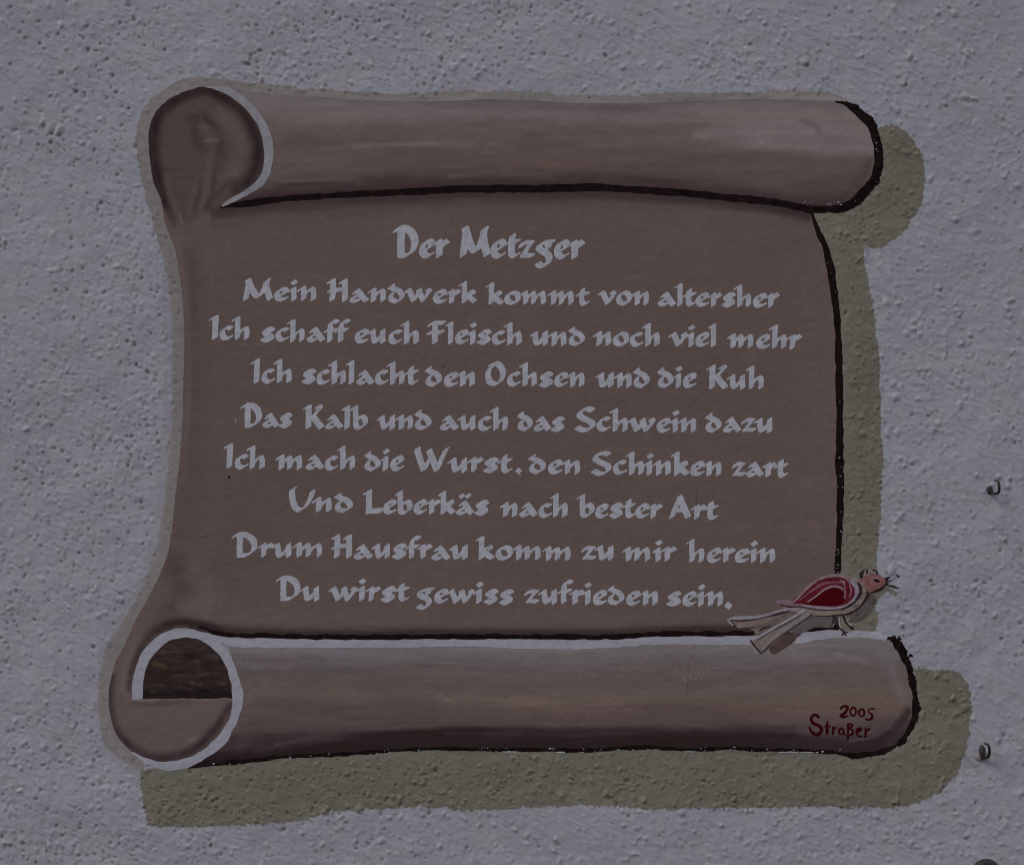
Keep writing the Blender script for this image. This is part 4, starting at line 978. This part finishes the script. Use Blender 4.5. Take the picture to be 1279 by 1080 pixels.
bstroke("feather_edge", [(942, 786, 2), (945.5, 790, 2.6), (948, 787, 1.6)], 1.76, (100, 95, 95), seed=911, parent=t3)
t2 = bpoly("tail_feather", [(937.6, 799.6), (945, 795), (971, 781), (1003.7, 761.3), (1015.9, 761), (1014.9, 767.4), (996.6, 778.6), (978, 793), (965, 804), (952.9, 814.7), (949.8, 815)], 2.05, (94, 85, 85), seed=912, curve=False)
bstroke("feather_edge", [(940, 799.2, 1.8), (948.8, 794, 2.6), (966, 784, 2.6), (986.4, 772.8, 2.8), (1004.4, 761.8, 3.4)], 2.3, (118, 116, 127), seed=913, parent=t2)
bstroke("feather_edge", [(951.5, 811.5, 2.4), (960, 802, 3), (971, 791.4, 3), (985, 782, 2.6), (1001.6, 771.6, 2.8), (1014.4, 761.6, 2.8)], 2.3, (102, 100, 103), seed=914, parent=t2)
bstroke("feather_line", [[(937.4, 799.6, 1.8), (943, 807, 2), (950, 815, 2)], [(950, 815.6, 1.6), (955, 811.6, 1.4), (970, 797.6, 1.2), (990, 784, 1.1), (1014, 768, 1.2)], [(946, 798.6, .8), (975, 782, .8), (1000, 768, .8)]], 2.45, (38, 29, 31), seed=915, parent=t2)
bstroke("feather_edge", [(935.8, 801.4, 1.6), (941, 809, 2), (946, 816.2, 2)], 1.6, (108, 105, 114), seed=916)
# body
body = bpoly("body", [(971.5, 755), (990, 763), (1014, 768), (1042, 769.5), (1062, 765.6), (1078, 755), (1084, 741), (1082, 731), (1075, 725), (1067, 720.5), (1055, 717.2), (1038.6, 716.6), (1022.3, 721.3), (1010, 729.4), (1000, 739.8), (989.8, 748), (970.5, 749.6)],
      1.75, (104, 92, 91), seed=920)
wing = bpoly("wing", [(970, 749.6), (988, 748), (1000, 739.6), (1010, 729.2), (1022.3, 721), (1038.6, 716.8), (1054, 718.2), (1064, 723), (1071, 731), (1072.4, 741), (1067, 751), (1056, 758), (1040, 761), (1020, 759.6), (1002, 756.6), (985, 755.4), (974, 754)], 1.95, (98, 78, 87), seed=922)
red = bpoly("red_feathers", [(987.7, 751.4), (1002, 739.8), (1012, 730.7), (1024, 723.8), (1038.6, 720.5), (1052.8, 721.6), (1062, 728.4), (1067.4, 737), (1065.6, 747), (1056.9, 753.6), (1042.6, 757), (1022, 756), (1002, 754)], 2.1, (74, 23, 33), seed=924, parent=wing, mott=5)
bpoly("red_feathers", [(1007, 754), (1014, 748.6), (1023, 743), (1034.5, 736), (1044.7, 734), (1052, 738), (1056, 746), (1052, 754), (1040, 756.4), (1020, 756)], 2.25, (54, 3, 11), seed=926, parent=wing, mott=2)
bstroke("feather_stroke", [(1009, 751.4, 1.4), (1020, 743.6, 2), (1030.4, 735.4, 2.4), (1040.6, 731.8, 2.4), (1050, 733.4, 2.2), (1053.2, 737, 1.4)], 2.4, (112, 96, 106), seed=928, parent=wing)
bstroke("feather_stroke", [(1054.4, 731, 2), (1055.8, 738, 2.4), (1055.2, 745.5, 3)], 2.4, (104, 72, 84), seed=930, parent=wing)
bstroke("feather_stroke", [(1000, 748, 1.4), (1014, 737.4, 2.4), (1026.4, 729.4, 2.6), (1040.6, 726.8, 2.2), (1050, 727.6, 1.6)], 2.4, (98, 66, 77), seed=932, parent=wing)
bstroke("feather_stroke", [(1049, 724.8, 1.4), (1053.6, 726.6, 2.4), (1054, 729, 1.4)], 2.5, (116, 102, 112), seed=933, parent=wing)
bstroke("feather_stroke", [(1056, 723.4, 2), (1060.6, 730, 2.6), (1063, 738, 2.4), (1061.4, 745, 2.2)], 2.4, (102, 70, 80), seed=934, parent=wing)
bstroke("feather_stroke", [(1020, 725.8, 1), (1034, 722.4, 1.4), (1046, 722.8, 1.2)], 2.5, (64, 18, 28), seed=935, parent=wing)
bstroke("feather_stroke", [(1057, 724, 1.4), (1059.6, 731, 2), (1059, 741, 2.4)], 2.55, (70, 16, 26), seed=936, parent=wing)
bstroke("wing_edge", [(1062, 724.5, 4.5), (1067.4, 729, 5), (1070, 736, 4), (1068.6, 744, 3.2), (1064, 751, 3), (1055, 757, 2.6), (1040, 759.6, 2.4), (1022, 758.4, 2.2), (1003, 755.6, 1.8)], 2.3, (110, 104, 117), seed=937, parent=wing)
bstroke("wing_edge", [(970.5, 751, 3), (978, 751.6, 3.4), (990, 751.4, 2.6), (1001, 742, 2.4), (1011, 732, 2.2), (1023.6, 723.4, 2.6), (1038, 718.6, 3), (1052, 719.8, 3), (1062, 724.6, 2.6)], 2.3, (104, 90, 100), seed=938, parent=wing)
bstroke("under_line", [(975, 755, 2), (985, 757.4, 2), (1000, 757.6, 1.4), (1016, 760.4, 1.6), (1030, 761.8, 1.4), (1045, 761.2, 1.6)], 2.45, (52, 36, 42), seed=939, parent=wing)
bstroke("neck_band", [(1071.9, 728.2, 3), (1074.4, 732.4, 4), (1074.8, 740, 3.8), (1070.4, 748, 3.2), (1063.5, 754.4, 2.8), (1054, 759.4, 2.2), (1042, 761.6, 1.4)], 2.55, (40, 31, 34), seed=940, parent=body)
bstroke("belly_line", [(1083.8, 738.9, 3.4), (1083, 744.4, 3.6), (1077.4, 753.7, 2.8), (1070, 761, 2.6), (1059.8, 765.9, 2.2), (1046, 768, 1.8), (1030, 769, 1.3), (1012, 768, .8)], 2.2, (40, 31, 33), seed=941, parent=body)
# head
head = bpoly("head", [(1074.6, 723), (1080, 718.5), (1088.5, 716.4), (1096.9, 717.6), (1103.3, 721.3), (1107.4, 725), (1106, 729), (1100.6, 734.3), (1094, 738), (1086.7, 739.8), (1083, 737), (1078.4, 730.6)], 2.3, (101, 69, 71), seed=942, mott=5)
bstroke("brow", [(1088, 725, 1), (1091, 722.2, 1.6), (1096.6, 720.8, 2), (1101, 722.6, 1.4)], 2.5, (100, 86, 88), seed=943, parent=head)
bstroke("eye", [(1092.4, 723.8, 2.4), (1094.8, 725, 3.4), (1097, 725.4, 2.4)], 2.6, (22, 14, 20), seed=944, parent=head, mott=1)
bstroke("chin_line", [(1086.4, 739.6, 1.2), (1091, 738.6, 2), (1095.6, 737, 3), (1100.4, 734.6, 2.4), (1106, 728.8, 2.2), (1108, 725.4, 1.8)], 2.5, (34, 25, 28), seed=945, parent=head)
crest = bstroke("crest", [[(1075.6, 720.6, 3), (1075.4, 716.6, 4.4), (1078, 712, 2)], [(1080, 710.6, 1.6), (1083.4, 714, 2.8), (1083.6, 716.6, 1.6)], [(1090, 711.4, 1.6), (1093.4, 713, 3), (1095.4, 716.4, 1.6)]], 2.45, (36, 28, 31), seed=946, parent=head)
bstroke("crest", [[(1077.6, 721, 1.2), (1080, 717, 1.6), (1080.4, 712, 1.2)], [(1083.6, 718, 1.6), (1086, 713.4, 2), (1088, 712.6, 1)], [(1088.6, 716, 1), (1089, 713, 1.6)], [(1092, 716, 1), (1092.4, 713.6, 1.3)]], 2.6, (116, 112, 122), seed=947, parent=head)
bk_ = bstroke("beak", [[(1106, 723.6, 3), (1108, 721.6, 2.6), (1111, 720.8, 1.2)], [(1107, 729, 2.2), (1110, 731.2, 1.4), (1115.4, 732, 2.2), (1122.4, 734.6, .9)], [(1119.4, 718, 1.6), (1122.2, 719.4, 2.4)], [(1108, 724.8, 1.2), (1112, 724.8, 1)]], 2.5, (32, 24, 27), seed=948)
bstroke("beak_highlight", [[(1109.6, 723.8, 1.4), (1115, 722, 1.6), (1119, 718.8, 1.3)]], 2.65, (112, 114, 128), seed=949, parent=bk_)
bstroke("beak_highlight", [[(1110, 729.6, 1.8), (1115, 730.4, 1.6), (1119, 732, .8)]], 2.65, (94, 92, 86), seed=952, parent=bk_)
# legs
l1 = bstroke("leg", [[(1043, 770, 2), (1045.4, 774, 2), (1046.4, 780, 1.8), (1050, 785, 2), (1054.3, 789, 2.2)], [(1054.3, 789, 2.2), (1051.8, 792.6, 1.8)], [(1053.6, 789.4, 2), (1057, 792.8, 1.8)], [(1053.6, 788.8, 1.8), (1058.6, 788.8, 1.5)]], 1.9, (34, 25, 28), seed=953)
l2 = bstroke("leg", [(1053.6, 769.6, 2.6), (1055.6, 774.6, 2), (1059, 779.8, 2), (1062.6, 783, 2.6), (1065, 784.4, 2.4)], 1.9, (34, 25, 28), seed=954)
bstroke("leg_highlight", [(1048.6, 771.4, 1.6), (1048, 777, 1.6), (1049, 781.4, 1.4), (1052, 785, 1)], 2.05, (114, 112, 122), seed=955, parent=l1)
bstroke("leg_highlight", [(1057.4, 774, 1.2), (1059.4, 777.6, 1.4), (1062, 780.4, 1.2)], 2.05, (112, 110, 120), seed=956, parent=l2)
bstroke("rear_toe", [(1041.4, 771.4, 3.4), (1040.8, 778, 3.8), (1040, 783.6, 3)], 1.8, (44, 36, 40), seed=957)
bstroke("rear_toe_mark", [(1040.2, 781.6, 1.6), (1041.8, 778.4, 1)], 2.0, (100, 88, 96), seed=958)

# ------------------------------------------------------------------ metal screw hooks in the plaster
M_STEEL = mat("weathered_steel", 0.38, color=(90, 88, 84), mottle=0.3, mscale=300, bump=0.2, bscale=900, metallic=0.85)
M_PLUG = mat("weathered_plug", 0.7, color=(38, 37, 36), mottle=0.25, mscale=300, bump=0.5, bscale=700)
M_PUTTY = mat("chipped_putty", 0.85, color=(102, 100, 98), mottle=0.2, mscale=300, bump=0.6, bscale=500)
M_BLACK = mat("black_fixture", 0.45, color=(34, 34, 38), mottle=0.15, mscale=120, bump=0.15, bscale=500)

def tube(name, pts, m, parent, seg=12):
    """pts: (u, v, out, radius) all in pixels; a bent rod with rounded ends"""
    P = catmull(pts, 0.7)
    X = np.stack([(P[:, 0] - CU) * S, -P[:, 2] * S, CZ + (CV - P[:, 1]) * S], -1); R = P[:, 3] * S
    tan = np.gradient(X, axis=0); tan /= np.linalg.norm(tan, axis=1)[:, None] + 1e-12
    nrm = np.cross(tan[0], [0.3, 0.1, 1.0]); nrm /= np.linalg.norm(nrm)
    co = []; fc = []
    Xs = [X[0] - tan[0] * R[0] * .5] + list(X) + [X[-1] + tan[-1] * R[-1] * .5]
    Rs = [R[0] * .5] + list(R) + [R[-1] * .5]; Ts_ = [tan[0]] + list(tan) + [tan[-1]]
    for x, r, t in zip(Xs, Rs, Ts_):
        nrm = nrm - t * nrm.dot(t); nrm /= np.linalg.norm(nrm)
        bi = np.cross(t, nrm)
        for k in range(seg):
            an = 2 * math.pi * k / seg
            co.append(x + r * (math.cos(an) * nrm + math.sin(an) * bi))
    n = len(Xs)
    for i in range(n - 1):
        for k in range(seg):
            p, q = i * seg + k, i * seg + (k + 1) % seg
            fc.append((p, q, q + seg)); fc.append((p, q + seg, p + seg))
    co.append(Xs[0]); co.append(Xs[-1])
    for k in range(seg):
        fc.append((n * seg, (k + 1) % seg, k)); fc.append((n * seg + 1, (n - 1) * seg + k, (n - 1) * seg + (k + 1) % seg))
    return make(name, co, fc, m, parent)

def lump(name, u, v, ru, rv, h, m, parent, seed, base=-1.0, hollow=0.0, tilt=0.0):
    """an irregular low mound on the wall, optionally dished in the middle"""
    nr, ns = 9, 28
    co = []; fc = []
    ht = float(hgt(u, v))
    for i in range(nr + 1):
        f = i / nr
        for k in range(ns):
            an = 2 * math.pi * k / ns
            wob = 1 + 0.16 * float(vnoise(np.array(math.cos(an) * 3 + seed), np.array(math.sin(an) * 3), 1.3, 1.3, seed))
            pu = u + ru * f * wob * math.cos(an + tilt); pv = v + rv * f * wob * math.sin(an + tilt)
            z = h * (1 - f ** 2.4) - hollow * h * max(0, 1 - (f / 0.5) ** 2) + (base * f ** 6)
            z += 0.3 * float(vnoise(np.array(pu), np.array(pv), 1.5, 1.5, seed + 1)) * (1 - f)
            co.append(((pu - CU) * S, -(ht + z) * S, CZ + (CV - pv) * S))
    for i in range(nr):
        for k in range(ns):
            p, q = i * ns + k, i * ns + (k + 1) % ns
            fc.append((p, p + ns, q + ns)); fc.append((p, q + ns, q))
    return make(name, co, fc, m, parent)

h1 = empty("wall_hook", 1236, 614, "small dark metal hook beside the sheet's right edge, upper of the two hooks", "hook", "metal hooks screwed into the wall")
lump("wall_plug", 1236.2, 611.5, 4.2, 6.6, 3.2, M_PLUG, h1, 61, hollow=0.2)
lump("hole", 1236.2, 615.0, 3.0, 2.4, 4.2, M_BLACK, h1, 62, hollow=1.3)
tube("hook", [(1236.2, 614.6, 0, 1.5), (1238.4, 615.6, 5, 1.6), (1241.6, 616.0, 10, 1.7), (1243.9, 613.6, 13, 1.7), (1244.2, 608, 14, 1.7), (1243.6, 602.6, 14, 1.6), (1242.2, 599.8, 13, 1.5), (1239.4, 599.4, 11, 1.35)], M_STEEL, h1)

h2 = empty("wall_hook", 1225, 945, "small dark metal hook in a chipped patch right of the lower painted shadow", "hook", "metal hooks screwed into the wall")
lump("putty_patch", 1225.6, 944.6, 9.0, 7.0, 2.2, M_PUTTY, h2, 63)
lump("wall_plug", 1226.6, 939.4, 4.8, 8.6, 4.6, M_PLUG, h2, 64, hollow=0.15, tilt=0.1)
lump("hole", 1226.4, 945.8, 3.2, 2.6, 5.4, M_BLACK, h2, 65, hollow=1.2)
tube("hook", [(1226.2, 945.6, 1, 1.6), (1228.4, 945.2, 6, 1.7), (1231.2, 942.6, 11, 1.8), (1232.2, 937, 13, 1.8), (1231.6, 930.6, 14, 1.6), (1230.0, 926.6, 13, 1.5), (1226.4, 925.8, 11, 1.35)], M_STEEL, h2)

# a rounded dark fixture of which only the top is in the picture
fx = empty("wall_fixture", 1231.5, 1111, "rounded top of a dark fixture at the very bottom right", "fixture")
def disc(name, u, v, R, d0, d1, m, parent, round_=0.25, ns=64):
    prof_ = [(1.0, d0), (1.0, d0 + (d1 - d0) * .55)] + [(1 - round_ * (1 - math.cos(t)), d0 + (d1 - d0) * (.55 + .45 * math.sin(t))) for t in [math.pi / 2 * i / 8 for i in range(1, 9)]] + [(0.5, d1 + .3), (0.02, d1 + .5)]
    co = []; fc = []
    for f, y in prof_:
        for k in range(ns):
            an = 2 * math.pi * k / ns
            co.append(((u + R * f * math.cos(an) - CU) * S, -y * S, CZ + (CV - v - R * f * math.sin(an)) * S))
    for i in range(len(prof_) - 1):
        for k in range(ns):
            p, q = i * ns + k, i * ns + (k + 1) % ns
            fc.append((p, q, q + ns)); fc.append((p, q + ns, p + ns))
    return make(name, co, fc, m, parent)
disc("cap", 1231.5, 1090.5, 19, -4, 9, M_BLACK, fx)
disc("boss", 1231.5, 1090.5, 8, 8, 12, M_BLACK, fx)
print("letters", letter_count, "tris", sum(len(o.data.polygons) for o in bpy.data.objects if o.type == 'MESH'))
